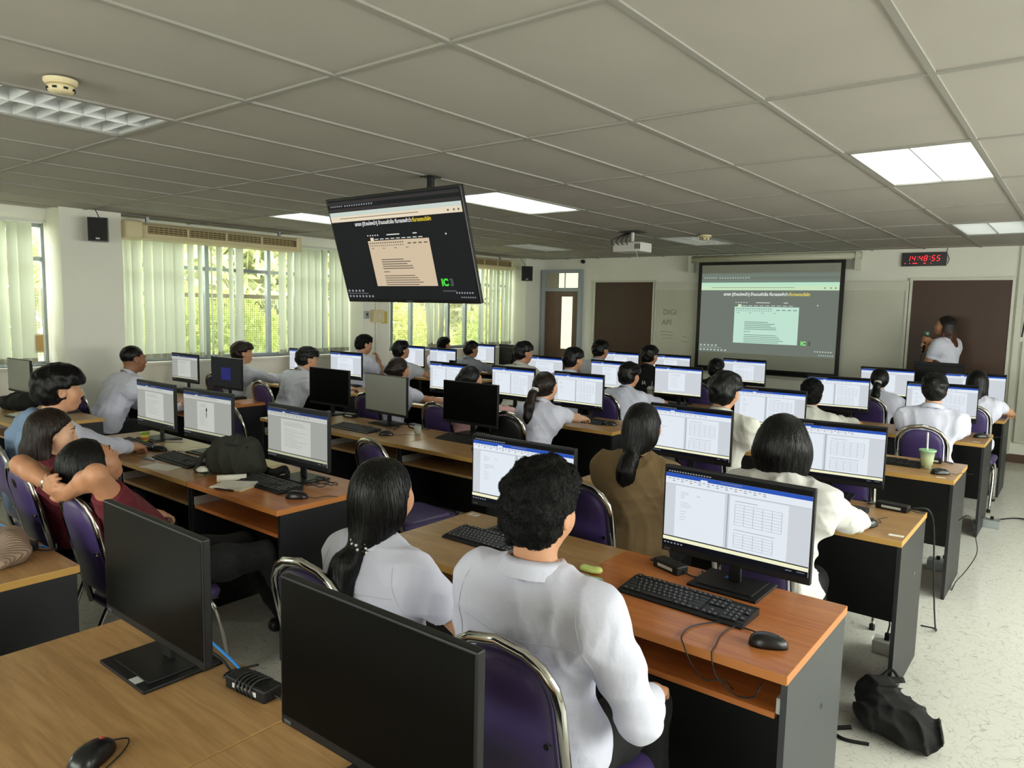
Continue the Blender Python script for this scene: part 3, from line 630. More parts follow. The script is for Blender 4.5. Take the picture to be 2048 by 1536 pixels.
MONS = [ # x, y, yaw deg, kind, seed, scale, raise, sticker, label
 (-1.87, .87, 0, 'off', 0, 1, 0, 1, 'switched-off monitor on the nearest row, left one beside the taped power brick'),
 (-1.01, .87, 1, 'off', 0, 1, 0, 0, 'big switched-off monitor at the bottom centre, hiding part of the white-shirted man'),
 (-1.86, 2.44, 2, 'two', 1, 1, 0, 0, 'lit document monitor half hidden by the short-haired man in front'),
 (-.92, 2.44, -1, 'two', 2, 1, 0, 2, 'large lit document monitor on the orange desk at the right'),
 (-5.05, 2.40, 0, 'dim', 3, 1, 0, 0, 'dim grey document monitor beside the leaning man in white, second row'),
 (-4.36, 2.40, 3, 'dim2', 4, 1, 0, 0, 'dim document monitor just behind the dark green bag, second row'),
 (-3.35, 2.36, 1, 'dim', 5, 1, 0, 0, 'document monitor on the orange desk in front of the dark green bag'),
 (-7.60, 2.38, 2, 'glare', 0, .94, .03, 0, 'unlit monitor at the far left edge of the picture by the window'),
 (-6.82, 2.40, 0, 'glare', 0, .97, .02, 0, 'unlit monitor with painted pale glare behind the fluffy-haired boy on the left'),
 (-7.50, 3.88, 2, 'dim', 6, .95, .03, 0, 'small document monitor standing below the middle window, third row'),
 (-6.72, 3.90, 2, 'dark', 0, .98, .02, 0, 'dark monitor with a blue-violet box on its screen'),
 (-5.20, 3.99, 1, 'off', 0, 1, 0, 0, 'switched-off monitor right of the hunched grey-white shirt, third row'),
 (-4.45, 3.98, -4, 'glare', 0, 1, 0, 0, 'unlit monitor with painted grey glare on its screen, third row'),
 (-3.62, 4.08, 1, 'off', 0, 1, 0, 0, 'black switched-off monitor on the right-end desk of the middle block, third row'),
 (-1.83, 4.05, -3, 'two', 7, 1, 0, 0, 'lit document monitor facing the brown-shirted woman'),
 (-1.03, 4.05, 4, 'two', 8, 1, 0, 0, 'lit document monitor facing the woman in the white hoodie'),
 (-7.60, 5.42, 0, 'one', 9, .95, .03, 0, 'lit monitor behind the hunched man, fourth row by the window'),
 (-6.85, 5.50, 3, 'one', 10, 1, .01, 0, 'lit monitor in front of the boy resting his face on his hand'),
 (-5.08, 5.38, -3, 'two', 11, 1, 0, 0, 'lit monitor with a small camera on top, fourth row middle block'),
 (-4.33, 5.50, -2, 'two', 12, 1, 0, 0, 'lit document monitor left of the girl with the brown ponytail'),
 (-3.55, 5.46, -2, 'two', 13, 1, 0, 0, 'lit document monitor right of the girl with the brown ponytail'),
 (-1.86, 5.52, 2, 'two', 14, 1, 0, 0, 'lit document monitor facing the man in the wrinkled white shirt'),
 (-7.60, 7.28, 0, 'far', 15, .95, .02, 0, 'lit monitor behind the boy looking up, fifth row by the window'),
 (-7.05, 7.35, -2, 'far', 16, .97, 0, 0, 'lit monitor hiding most of a black-haired head, fifth row window side'),
 (-5.10, 7.10, -2, 'one', 17, 1, 0, 0, 'lit monitor with a grey table, fifth row window side of the middle block'),
 (-4.18, 7.08, -4, 'far', 18, 1, 0, 0, 'lit monitor right of the boy in the fifth row, middle block'),
 (-3.33, 7.02, -1, 'far', 19, 1, 0, 0, 'lit monitor right of the clear plastic cup'),
 (-1.78, 7.12, 5, 'two', 20, 1, 0, 0, 'lit monitor facing the curly-haired student, fifth row'),
 (-.95, 7.18, 3, 'two', 21, 1, 0, 0, 'lit monitor centred behind the boy with the purple chair, fifth row'),
 (-7.55, 8.78, -2, 'far', 22, .97, 0, 0, 'lit monitor beside the grey-shirted boy, nearest the front wall by the window'),
 (-5.02, 8.78, 1, 'far', 23, 1, 0, 0, 'bright monitor beside the student with glasses, row nearest the brown board'),
 (-4.28, 8.80, 0, 'far', 24, 1, 0, 0, 'bright monitor right of the student in the black jacket'),
 (-3.30, 8.80, -1, 'one', 25, 1, 0, 0, 'lit monitor in front of the lower edge of the projection screen'),
 (-1.70, 8.82, 1, 'far', 26, 1, 0, 0, 'bright monitor facing the girl with the white hair tie'),
 (-.88, 8.82, 4, 'far', 27, 1, 0, 0, 'bright monitor at the far right facing the long-haired girl'),
]
for (x, y, a, k, sd, sc, rs, st, lb) in MONS: monitor(x, y, math.radians(a), k, lb, sd, sc, rs, st)
monitor(-7.0, 8.85, PI-.1, 'off', 'monitor turned away with its dark back showing, beside the corner pillar')
# webcam on one monitor
wc = thing('webcam', 'small black camera clipped on a monitor top', 'webcam', (-5.02, 5.37, DZ+.403))
MB().box(-.035, .035, -.014, .014, 0, .026, .004).obj('camera_body', M_BLACK, wc)
MB().lathe([(.001, 0), (.008, 0), (.008, .003), (.001, .003)], 10, (0, -.018, .013), 'y').obj('lens', M_GLASSY, wc)
# teacher's desk with a monitor seen from behind
td = thing('teacher_desk', 'dark desk of the presenter in front of the brown board', 'desk', (-1.3, 9.5, 0))
MB().box(-.55, .55, -.3, .3, .72, .75).obj('desktop', M_LAM, td)
MB().box(-.55, .55, -.28, -.26, .08, .72).obj('front_panel', M_LAM, td)
for sx in (-.54, .54): MB().box(sx-.01, sx+.01, -.26, .28, 0, .72).obj('side_panel', M_LAM, td)
monitor(-1.30, 9.48, PI, 'off', 'black monitor seen from behind in front of the presenter', sc=.95, raise_=.07, dz=.75)
# ------------------------------------------------------------------ keyboards, mice
M_KEY = mat('key_plastic', (30, 30, 32), .5); M_LEG = mat('key_legend', (170, 170, 168), .6)
ROWS = [[(0, 1), (2, 1), (3, 1), (4, 1), (5, 1), (6.5, 1), (7.5, 1), (8.5, 1), (9.5, 1), (11, 1), (12, 1), (13, 1), (14, 1), (15.25, 1), (16.25, 1), (17.25, 1)],
        [(i, 1) for i in range(13)]+[(13, 2), (15.25, 1), (16.25, 1), (17.25, 1), (18.5, 1), (19.5, 1), (20.5, 1), (21.5, 1)],
        [(0, 1.5)]+[(1.5+i, 1) for i in range(12)]+[(13.5, 1.5), (15.25, 1), (16.25, 1), (17.25, 1), (18.5, 1), (19.5, 1), (20.5, 1), (21.5, 1)],
        [(0, 1.75)]+[(1.75+i, 1) for i in range(11)]+[(12.75, 2.25), (18.5, 1), (19.5, 1), (20.5, 1)],
        [(0, 2.25)]+[(2.25+i, 1) for i in range(10)]+[(12.25, 2.75), (16.25, 1), (18.5, 1), (19.5, 1), (20.5, 1), (21.5, 1)],
        [(0, 1.25), (1.25, 1.25), (2.5, 1.25), (3.75, 6.25), (10, 1.25), (11.25, 1.25), (12.5, 1.25), (13.75, 1.25), (15.25, 1), (16.25, 1), (17.25, 1), (18.5, 2), (20.5, 1)]]
def keyboard(x, y, rz, label, near=False, m=None, pale=False):
    body = cached('kbody', lambda: MB().prism([(-.075, 0), (.07, 0), (.07, .024), (.045, .025), (-.055, .012), (-.075, .006)], -.222, .222, 'x').mesh('keyboard_body', M_BLACK))
    t = thing('keyboard', label, 'keyboard', (x, y, DZ), rz, 'black desktop keyboards')
    obj('keyboard_body', body, t); u = .0191
    tl = math.atan2(.013, .10)
    def place():
        for r, row in enumerate(ROWS):
            for k, w in row:
                yy = .052-r*.0192-(.004 if r else 0); yield r, -.213+(k+w/2)*u, yy, .0265+(yy-.045)*.13, w
    if near:
        for r, px, py, pz, w in place():
            km = cached(('key', w), lambda: MB().prism([(-w*u/2+.0012, -.0083), (w*u/2-.0012, -.0083), (w*u/2-.0012, .0083), (-w*u/2+.0012, .0083)], -.004, .002, 'z').mesh('key', M_KEY))
            k = obj('key', km, t, (px, py, pz), (tl, 0, 0))
            if w < 1.3: obj('legend', cached('legend', lambda: MB().box(-.003, -.0008, .0005, .005, .002, .0022).box(.001, .0032, -.005, -.001, .002, .0022).mesh('legend', M_LEG)), k)
    else:
        def jk():
            mb = MB()
            for r, px, py, pz, w in place():
                mb.box(px-w*u/2+.0012, px+w*u/2-.0012, py-.0083, py+.0083, pz-.005, pz+.002)
            return mb.mesh('keys', mat('key_painted_glare', (214, 214, 208), .5) if pale else M_KEY, fix=False)  # pale variant puts glare on black keys into their colour
        o = obj('keys', cached(('keys', pale), jk), t); o['kind'] = 'stuff'
    return t
def mouse_mesh():
    V = []; F = []; nu, nv = 20, 8
    for j in range(nv+1):
        ph = PI/2*j/nv
        for i in range(nu):
            th = 2*PI*i/nu; ct, st = math.cos(th), math.sin(th)
            sx = math.copysign(abs(ct)**.8, ct); sy = math.copysign(abs(st)**.8, st)
            r = math.cos(ph)**.55; yy = sy*.056*r
            V.append((sx*.031*r*(1-.12*sy), yy, .037*math.sin(ph)**.9*(1-.22*sy*r if sy > 0 else 1)))
    for j in range(nv):
        for i in range(nu): F.append((j*nu+i, j*nu+(i+1) % nu, (j+1)*nu+(i+1) % nu, (j+1)*nu+i))
    F.append(tuple(range(nu))[::-1])
    return MB().add(V, F).mesh('mouse_body', mat('mouse_black', (20, 20, 22), .3), smooth=True)
def mouse(x, y, rz, label, red=False, cable=None):
    t = thing('computer_mouse', label, 'mouse', (x, y, DZ), rz, 'black wired mice')
    obj('mouse_body', cached('mouse', mouse_mesh), t)
    obj('scroll_wheel', cached(('wheel', red), lambda: MB().lathe([(.001, -.004), (.008, -.004), (.0095, 0), (.008, .004), (.001, .004)], 12, (0, .026, .0255), 'x').mesh('scroll_wheel', mat('red_wheel', (200, 70, 60), .5) if red else M_LAMG)), t)
    pts = cable or [(0, .05, .01), (.01, .09, .004), (-.03, .14, .004), (-.02, .2, .004)]
    MB().tube(spline(pts, 6), .0016, 6).obj('mouse_cable', M_CABLE, t, True)
    return t
KB = [(-1.84, 2.23, .0, 1, 'black keyboard on the oak desk beside the man in white, second row'), (-.98, 2.20, -.03, 1, 'black keyboard nearest the camera, on the orange desk at right'), (-3.36, 2.17, -.02, 1, 'black keyboard on the orange desk beside the open notebook'),
      (-4.24, 2.15, -.02, 0, 'black keyboard in front of the dark green bag, beside the loose paper'), (-4.90, 2.17, -.02, 0, 'black keyboard beside the small yellow-green tin'), 
      (-3.48, 3.86, 0, 0, 'black keyboard before the black switched-off monitor, third row middle block'), (-4.42, 3.63, 0, 0, 'black keyboard below the grey-glare monitor, third row'), (-1.0, 3.78, 0, 0, 'black keyboard by the hand of the woman in the hoodie'),
      (-1.0, 5.28, 0, 0, 'black keyboard left of the green bubble tea cup'), (-3.38, 5.28, 0, 0, 'black keyboard beside the ponytail girl, fourth row'), (-4.05, 5.25, 0, 0, 'black keyboard behind the pink jacket, fourth row'),
      (-5.35, 3.74, 0, 0, 'black keyboard below the off monitor with a yellow note, third row'), (-5.15, 5.15, 0, 0, 'black keyboard in front of the monitor with the camera'), (-1.9, 3.74, 0, 0, 'black keyboard in front of the brown-shirted woman'), (-1.0, 6.9, 0, 0, 'black keyboard in front of the boy on the purple chair, fifth row'), (-6.75, 5.2, 0, 0, 'black keyboard of the boy looking up, window-side block')]
for x, y, a, near, l in KB: keyboard(x, y, a, l, bool(near))
keyboard(-6.66, 2.12, .1, 'keyboard with pale glare painted on its keys beside the black bag at far left', pale=True)
MI = [(-1.57, .59, .5, 'black mouse with a red wheel at the bottom left', 1, [(0, .05, .012), (.03, .07, .008), (.045, .03, .003), (.05, -.06, .003)]), (-.66, 2.07, -1.15, 'black mouse at the corner of the orange desk on the right', 0, [(0, .05, .01), (-.02, .1, .004), (-.06, .16, .003), (-.16, .2, .003), (-.22, .24, .004)]), (-3.03, 2.12, -.9, 'black mouse on the orange desk near the notebook', 0, None),
      (-4.64, 2.21, -1.2, 'black mouse between the tin and the loose paper', 0, None), (-3.18, 3.68, -.9, 'black mouse at the right end of the middle block, third row', 0, None), (-4.05, 3.62, -.9, 'black mouse by the grey-glare monitor, third row', 0, None), (-.65, 5.12, -1.0, 'black mouse beside the bubble tea cup', 0, None),
      (-.725, 3.60, -.3, 'black mouse under the hand of the hooded woman', 0, None), (-3.10, 5.27, -1.0, 'black mouse beside the ponytail girl, fourth row', 0, None), (-.62, 6.95, -1.0, 'black mouse right of the boy on the purple chair, fifth row', 0, None)]
for x, y, a, l, rd, cb in MI: mouse(x, y, a, l, bool(rd), cb)
# ------------------------------------------------------------------ television
THAI_W = 'แทรก [ตัวแบ่งหน้า] ด้านบนหัวข้อ ที่มาของคำว่า'; THAI_Y = 'ที่มาของบริษัท'
def heading(parent, w, x0, z, y, mw, my):
    a = text_mesh('heading_text', THAI_W, .1, mw, .0002, 'LEFT', .0012); b = text_mesh('heading_text', THAI_Y, .1, my, .0002, 'LEFT', .0012)
    def ext(me): xs = [v.co.x for v in me.vertices]; return min(xs), max(xs)
    a0, a1 = ext(a); b0, b1 = ext(b); tot = (a1-a0)+.03+(b1-b0); s = w/tot
    o = obj('heading_text', a, parent, (x0-a0*s, y, z), (PI/2, 0, 0)); o.scale = (s, s*1.1, 1)
    p = obj('heading_text', b, parent, (x0+(a1-a0+.03-b0)*s, y, z), (PI/2, 0, 0)); p.scale = (s, s*1.1, 1)
def slide(proj):
    R = [(0, 0, 1, 1, 'bg')]
    t = .0 if not proj else .0
    for i in range(6): R.append((.02+.018*i, .055, .031+.018*i, .067, 'ic'))
    for i in range(12): R.append((.14+.02*i, .055, .15+.02*i, .07, 'ic'))
    R.append((0, .02, 1, .048, 'b2')); R.append((0, .085, 1, .115, 'b2')); R.append((0, .12, 1, .16, 'bar')); R.append((0, .16, 1, .215, 'bar2')); R.append((.08, .18, .7, .186, 'ln'))
    for u in (.90, .94, .97): R.append((u, .18, u+.012, .197, 'ln'))
    u0, u1 = .27, .74
    for i in range(5): R.append((u0+.005+.02*i, .36, u0+.014+.02*i, .372, 'tx'))
    R.append((.43, .362, .53, .372, 'tx')); R.append((.63, .362, .66, .372, 'tx')); R.append((u0+.025, .388, u0+.052, .425, 'bar2'))
    for i in range(9): R.append((u0+.06+.042*i, .40, u0+.09+.042*i, .408, 'tx'))
    R.append((u0, .418, u1, .868, 'pg'))
    for i in range(16):
        R.append((u0+.012+.017*i, .435, u0+.022+.017*i, .447, 'ln')); R.append((u0+.012+.017*i, .462, u0+.02+.017*i, .472, 'ln'))
    for i in range(4): R.append((u0+.31+.04*i, .45, u0+.335+.04*i, .462, 'ln')); R.append((u0+.02+.09*i, .49, u0+.04+.09*i, .496, 'ln'))
    lines(R, u0+.08, .60, 5, .30, .022, 'ln', .009, 3); lines(R, u0+.08, .72, 1, .08, .03, 'ln', .008, 4); lines(R, u0+.08, .76, 5, .30, .022, 'ln', .008, 5)
    R.append((.86, .385, .87, .398, 'tx'))
    for i in range(5): R.append((.01+.03*i, .905, .025+.03*i, .925, 'ic'))
    R.append((0, .94, .18, .944, 'ic'))
    for i in range(8): R.append((.01+.028*i, .962, .024+.028*i, .982, 'ic'))
    for i in range(7): R.append((.86+.018*i, .925, .87+.018*i, .94, 'ic')); R.append((.89+.015*i, .968, .898+.015*i, .98, 'ic'))
    return R
tv = thing('television', 'large tilted television hanging from the ceiling showing a slide', 'television', (-3.49, 3.22, 2.07), rot=(math.radians(16.8), 0, 0))
TW, TH = 1.23, .707
MB().box(-TW/2, TW/2, 0, .028, -TH/2, TH/2, .005).box(-.38, .38, .028, .06, -.26, .16, .01).obj('housing', M_BLACK2, tv)
TVM = dict(bg=em('tv_bg', (24, 25, 27), .9), b2=em('tv_strip', (48, 46, 45), .9), ic=em('tv_icon', (150, 155, 160), .7), bar=em('tv_bar', (196, 208, 200), .8), bar2=em('tv_bar2', (226, 212, 186), .8), ln=em('tv_line', (118, 108, 94), .6), tx=em('tv_text', (225, 225, 220), .7), pg=em('tv_page', (206, 186, 158), .8))
mb, ms = flat_rects(slide(False), TW-.03, TH-.035, -TH/2+.024, -.0006, TVM); mb.obj('screen', ms, tv, fix=False)
MY = em('slide_yellow', (240, 210, 60), .8); MWT = em('slide_white', (240, 240, 236), .85); MGN = em('slide_green', (70, 220, 60), .8); MGR = em('slide_grey', (110, 116, 120), .4)
heading(tv, .70, -.36, .175, -.006, MWT, MY)
obj('slide_logo', text_mesh('slide_logo', 'IC', .062, MGN, .0002, 'CENTER', .003), tv, (.355, -.006, -.22), (PI/2, 0, 0)); obj('slide_logo', text_mesh('slide_logo', '3', .062, MGR, .0002, 'CENTER', .003), tv, (.413, -.006, -.22), (PI/2, 0, 0))
MB().box(.325, .44, -.0061, -.006, -.276, -.268).obj('logo_caption', MGR, tv)
MB().box(-.03, .03, -.002, 0, -TH/2+.004, -TH/2+.016).obj('brand_plate', M_LAMG, tv)
tm = thing('television_bracket', 'black pole bracket carrying the television', 'bracket', (-3.49, 3.50, CZ))
MB().box(-.05, .05, -.05, .05, -.012, -.004).obj('ceiling_plate', M_BLACK, tm)
MB().lathe([(.001, -.46), (.025, -.46), (.025, -.01), (.001, -.01)], 12).obj('pole', M_BLACK, tm)
MB().box(-.2, .2, -.13, -.11, -.56, -.36).box(-.03, .03, -.11, .02, -.48, -.42).box(-.12, -.08, -.215, -.13, -.5, -.46).box(.08, .12, -.215, -.13, -.5, -.46).obj('bracket_plate', M_BLACK, tm)
# slide on the projection screen; the projector's light is put into glowing quads
PSM = dict(bg=em('ps_bg', (122, 130, 120), .62), b2=em('ps_strip', (126, 140, 128), .62), ic=em('ps_icon', (176, 190, 180), .8), bar=em('ps_bar', (176, 216, 190), .85), bar2=em('ps_bar2', (190, 216, 180), .85), ln=em('ps_line', (140, 168, 155), .6), tx=em('ps_text', (190, 205, 195), .8), pg=em('ps_page', (182, 216, 198), .85))
mb, ms = flat_rects(slide(True), 1.945, 1.16, .27, -.0045, PSM); mb.obj('projected_slide', ms, ps, fix=False)
heading(ps, 1.22, -.62, 1.12, -.010, em('ps_white', (232, 240, 232), .95), em('ps_yellow', (226, 208, 80), .95))
obj('slide_logo', text_mesh('slide_logo', 'IC', .075, em('ps_green', (120, 220, 110), .9), .0002, 'CENTER', .004), ps, (.55, -.010, .45), (PI/2, 0, 0)); obj('slide_logo', text_mesh('slide_logo', '3', .075, em('ps_grey', (150, 160, 152), .2), .0002, 'CENTER', .004), ps, (.63, -.010, .45), (PI/2, 0, 0))
# ------------------------------------------------------------------ projector
pj = thing('projector', 'white projector hanging upside down from the ceiling', 'projector', (-3.98, 7.1, 2.40))
MB().box(-.17, .17, -.13, .13, -.055, .045, .012).obj('housing', M_WHITE, pj)
MB().lathe([(.001, 0), (.04, 0), (.042, .02), (.034, .025), (.001, .02)], 14, (.09, .13, -.005), 'y').obj('lens', M_GLASSY, pj, True)
for k in range(6): MB().box(.10+.012*k, .106+.012*k, -.132, -.129, -.03, .025).obj('vent_slot', M_BLACK, pj)
MB().lathe([(.001, .04), (.018, .04), (.018, .165), (.001, .165)], 10).box(-.08, .08, -.06, .06, .045, .055).obj('mount_pole', M_WHITE, pj)
MB().box(-.12, .12, -.1, .1, .158, .164).obj('ceiling_plate', M_LAMG, pj)
for k in range(4): MB().tube(spline([(-.14+.05*k, -.11, .0), (-.17+.06*k, -.16, .06), (-.09+.03*k, -.1, .12), (-.02, -.03, .155)]), .005, 5).obj('cable', M_CABLE, pj, True)
MB().tube(spline([(.1, -.1, -.05), (.13, -.12, -.09), (.15, -.13, -.15)]), .003, 5).obj('loose_strap', M_WHITE, pj)
# ------------------------------------------------------------------ loudspeakers
def speaker(x, y, z, s, label, rz):
    t = thing('wall_speaker', label, 'speaker', (x, y, z), rz, 'black wall loudspeakers'); t.scale = (s, s, s)
    MB().prism([(-.10, 0), (.10, 0), (.085, .11), (.05, .16), (-.05, .16), (-.085, .11)], -.13, .13, 'z').obj('cabinet', M_BLACK2, t)
    MB().box(-.094, .094, -.006, .0, -.122, .122, .003).obj('grille', mat('speaker_grille', (16, 16, 17), .7, bump=(900, .3, (1, 1, 1), .001)), t)
    MB().box(-.02, .02, -.008, -.006, -.108, -.09).obj('badge', M_STICK, t)
    MB().box(-.03, .03, .15, .26, -.03, .03).obj('wall_bracket', M_BLACK, t)
    MB().tube(spline([(0, .14, .1), (-.05, .2, .2), (-.1, .24, .28)]), .005, 5).obj('cable', M_CABLE, t)
speaker(-7.43, 3.02, 2.37, .86, 'black loudspeaker on the wide white pillar at left', .95)
speaker(-7.52, 9.86, 2.30, .95, 'black loudspeaker in the corner by the door', .75)
# ------------------------------------------------------------------ beige air units over the windows
def ac(y0, y1, label):
    t = thing('air_unit', label, 'air conditioner', (-7.66, y0, 2.42), 0, 'beige air units above the windows'); L = y1-y0
    MB().prism([(-.19, .085), (.0, .085), (.05, .05), (.05, -.035), (.0, -.075), (-.12, -.09), (-.19, -.06)], .16, L-.05, 'y').obj('casing', M_CREAM, t)
    MB().box(-.195, .075, -.02, .17, -.095, .09, .03).obj('end_cap', M_CREAM, t, True); MB().box(-.195, .06, L-.06, L, -.085, .088, .015).obj('end_cap', M_CREAM, t, True)
    MB().box(.04, .054, .19, L-.07, -.03, .046).obj('outlet_recess', mat('outlet_dark', (96, 84, 60), .7), t)
    M_SL = mat('outlet_slat', (176, 156, 108), .5)
    n = 4; seg = (L-.30)/n
    for i in range(n):
        a = .2+i*seg
        MB().box(.05, .06, a-.012, a+.008, -.032, .048).obj('outlet_bar', M_CREAM, t)
        for k in range(3): MB().box(.05, .060, a+.012, a+seg-.012, -.022+.022*k, -.014+.022*k).obj('outlet_slat', M_SL, t)
        for k in range(8): MB().box(.048, .056, a+.02+k*(seg-.03)/8, a+.026+k*(seg-.03)/8, -.028, .044).obj('outlet_fin', M_SL, t)
    for yy in (.25, L-.25): MB().box(-.05, -.02, yy-.015, yy+.015, .08, .14).obj('hanger', M_ALU, t)
ac(3.36, 5.42, 'long beige air unit above the middle window')
ac(8.0, 9.6, 'beige air unit above the window nearest the front wall')
# ------------------------------------------------------------------ digital clock
ck = thing('digital_clock', 'black wall clock with red digits reading 14:48:55', 'clock', (-1.70, Y1-.03, 2.435))
MB().box(-.25, .25, -.01, .03, -.085, .085, .004).obj('case', M_BLACK2, ck)
M_LED = em('led_red', (255, 40, 50), 2.2)
SEGS = {'0': 'abcdef', '1': 'bc', '2': 'abged', '3': 'abgcd', '4': 'fgbc', '5': 'afgcd', '8': 'abcdefg'}
def digit(ch, x, z, s, parent):
    w, hh, t = s*.5, s, s*.11; mb = MB()
    P = dict(a=(0, hh, w, hh), g=(0, hh/2, w, hh/2), d=(0, 0, w, 0), f=(0, hh/2, 0, hh), b=(w, hh/2, w, hh), e=(0, 0, 0, hh/2), c=(w, 0, w, hh/2))
    for k in SEGS[ch]:
        x0, z0, x1, z1 = P[k]; g = t*.6
        if z0 == z1: x0 += g; x1 -= g
        else: z0 += g; z1 -= g
        sh = .18
        if z0 == z1: q = [(x0, z0-t/2), (x1, z0-t/2), (x1, z0+t/2), (x0, z0+t/2)]
        else: q = [(x0-t/2, z0), (x0+t/2, z0), (x0+t/2, z1), (x0-t/2, z1)]
        mb.prism([(x+a+sh*b, z+b) for a, b in q], -.0125, -.0105, 'y')
    mb.obj('digit', M_LED, parent)
for ch, x in zip('14', (-.19, -.135)): digit(ch, x, -.02, .062, ck)
for ch, x in zip('48', (-.055, .0)): digit(ch, x, -.02, .062, ck)
for ch, x in zip('55', (.085, .14)): digit(ch, x, -.02, .062, ck)
for x in (-.07, .065):
    for z in (-.005, .025): MB().box(x, x+.007, -.0125, -.0105, z, z+.007).obj('colon_dot', M_LED, ck)
for x, w in ((-.21, .01), (-.16, .01), (-.12, .05), (0, .025), (.08, .006)): MB().box(x, x+w, -.0125, -.0105, -.055, -.045).obj('small_digits', M_LED, ck)
MB().tube(spline([(.24, 0, .08), (.25, .01, .12), (.245, .02, .13)]), .004, 5).tube(spline([(.25, 0, .06), (.275, .0, .0), (.26, 0, -.06)]), .004, 5).obj('cord', M_CABLE, ck)
# ------------------------------------------------------------------ detectors, camera, boxes
def smoke(x, y, label, s=1):
    t = thing('smoke_detector', label, 'smoke detector', (x, y, CZ-.004), 0, 'round ceiling detectors'); t.scale = (s, s, s)
    MB().lathe([(.001, 0), (.06, 0), (.06, -.012), (.052, -.02), (.001, -.02)], 24).obj('base', M_CREAM, t)
    MB().lathe([(.001, -.02), (.045, -.022), (.05, -.035), (.042, -.048), (.001, -.05)], 24).obj('head', M_CREAM, t, True)
    for k in range(8):
        a = k*PI/4; MB().box(-.008, .008, -.002, .002, -.042, -.034).obj('vent_slot', M_BLACK, t, loc=(.049*math.cos(a), .049*math.sin(a), 0), rot=(0, 0, a+PI/2))
smoke(-3.24, 1.2, 'cream smoke detector on the ceiling at top left')
smoke(-3.42, 7.72, 'cream smoke detector beyond the projector', 1.2)
cc = thing('security_camera', 'tiny dark dome camera above the door', 'camera', (-6.79, Y1-.03, 2.52))
MB().lathe([(.001, -.03), (.028, -.028), (.034, 0), (.034, .02), (.001, .025)], 14, (0, 0, 0), 'y').obj('dome', M_BLACK2, cc, True); MB().lathe([(.001, .02), (.04, .02), (.04, .03), (.001, .03)], 14, (0, 0, 0), 'y').obj('mount_ring', M_WHITE, cc)
fb = thing('fuse_box', 'cream switch box with conduit on the second pillar', 'fuse box', (-7.65, 6.64, 1.50))
MB().box(-.01, .08, -.09, .09, -.02, .15, .006).obj('box', M_CREAM, fb); MB().box(.08, .085, -.02, .02, .04, .08).obj('switch', M_WHITE, fb); MB().tube([(.02, 0, -.02), (.02, 0, -1.4)], .013, 8).tube([(.02, 0, .15), (.02, 0, .3)], .013, 8).obj('conduit', M_WALL, fb)
tg = thing('notice_tag', 'yellow paper tag hanging beside the switch box', 'tag', (-7.655, 6.80, 1.46)); MB().box(0, .004, -.05, .05, 0, .17).obj('paper', mat('yellow_tag', (216, 196, 96), .8), tg)
tg = thing('wall_control', 'grey wall control on the second pillar', 'switch', (-7.655, 6.48, 1.53)); MB().box(0, .02, -.04, .04, 0, .1, .004).obj('plate', M_ALU, tg); MB().box(.02, .024, -.015, .015, .04, .07).obj('knob', M_LAMG, tg)
sw = thing('blind_cord_cleat', 'small wooden cord cleat on the window reveal at far left', 'cleat', (-7.95, 2.66, 1.20)); MB().box(0, .02, -.03, .03, 0, .15, .003).obj('plate', mat('cleat_wood', (196, 160, 96), .6), sw); MB().box(-.0, .012, -.045, .045, -.015, .165, .003).obj('backing', M_CREAM, sw)
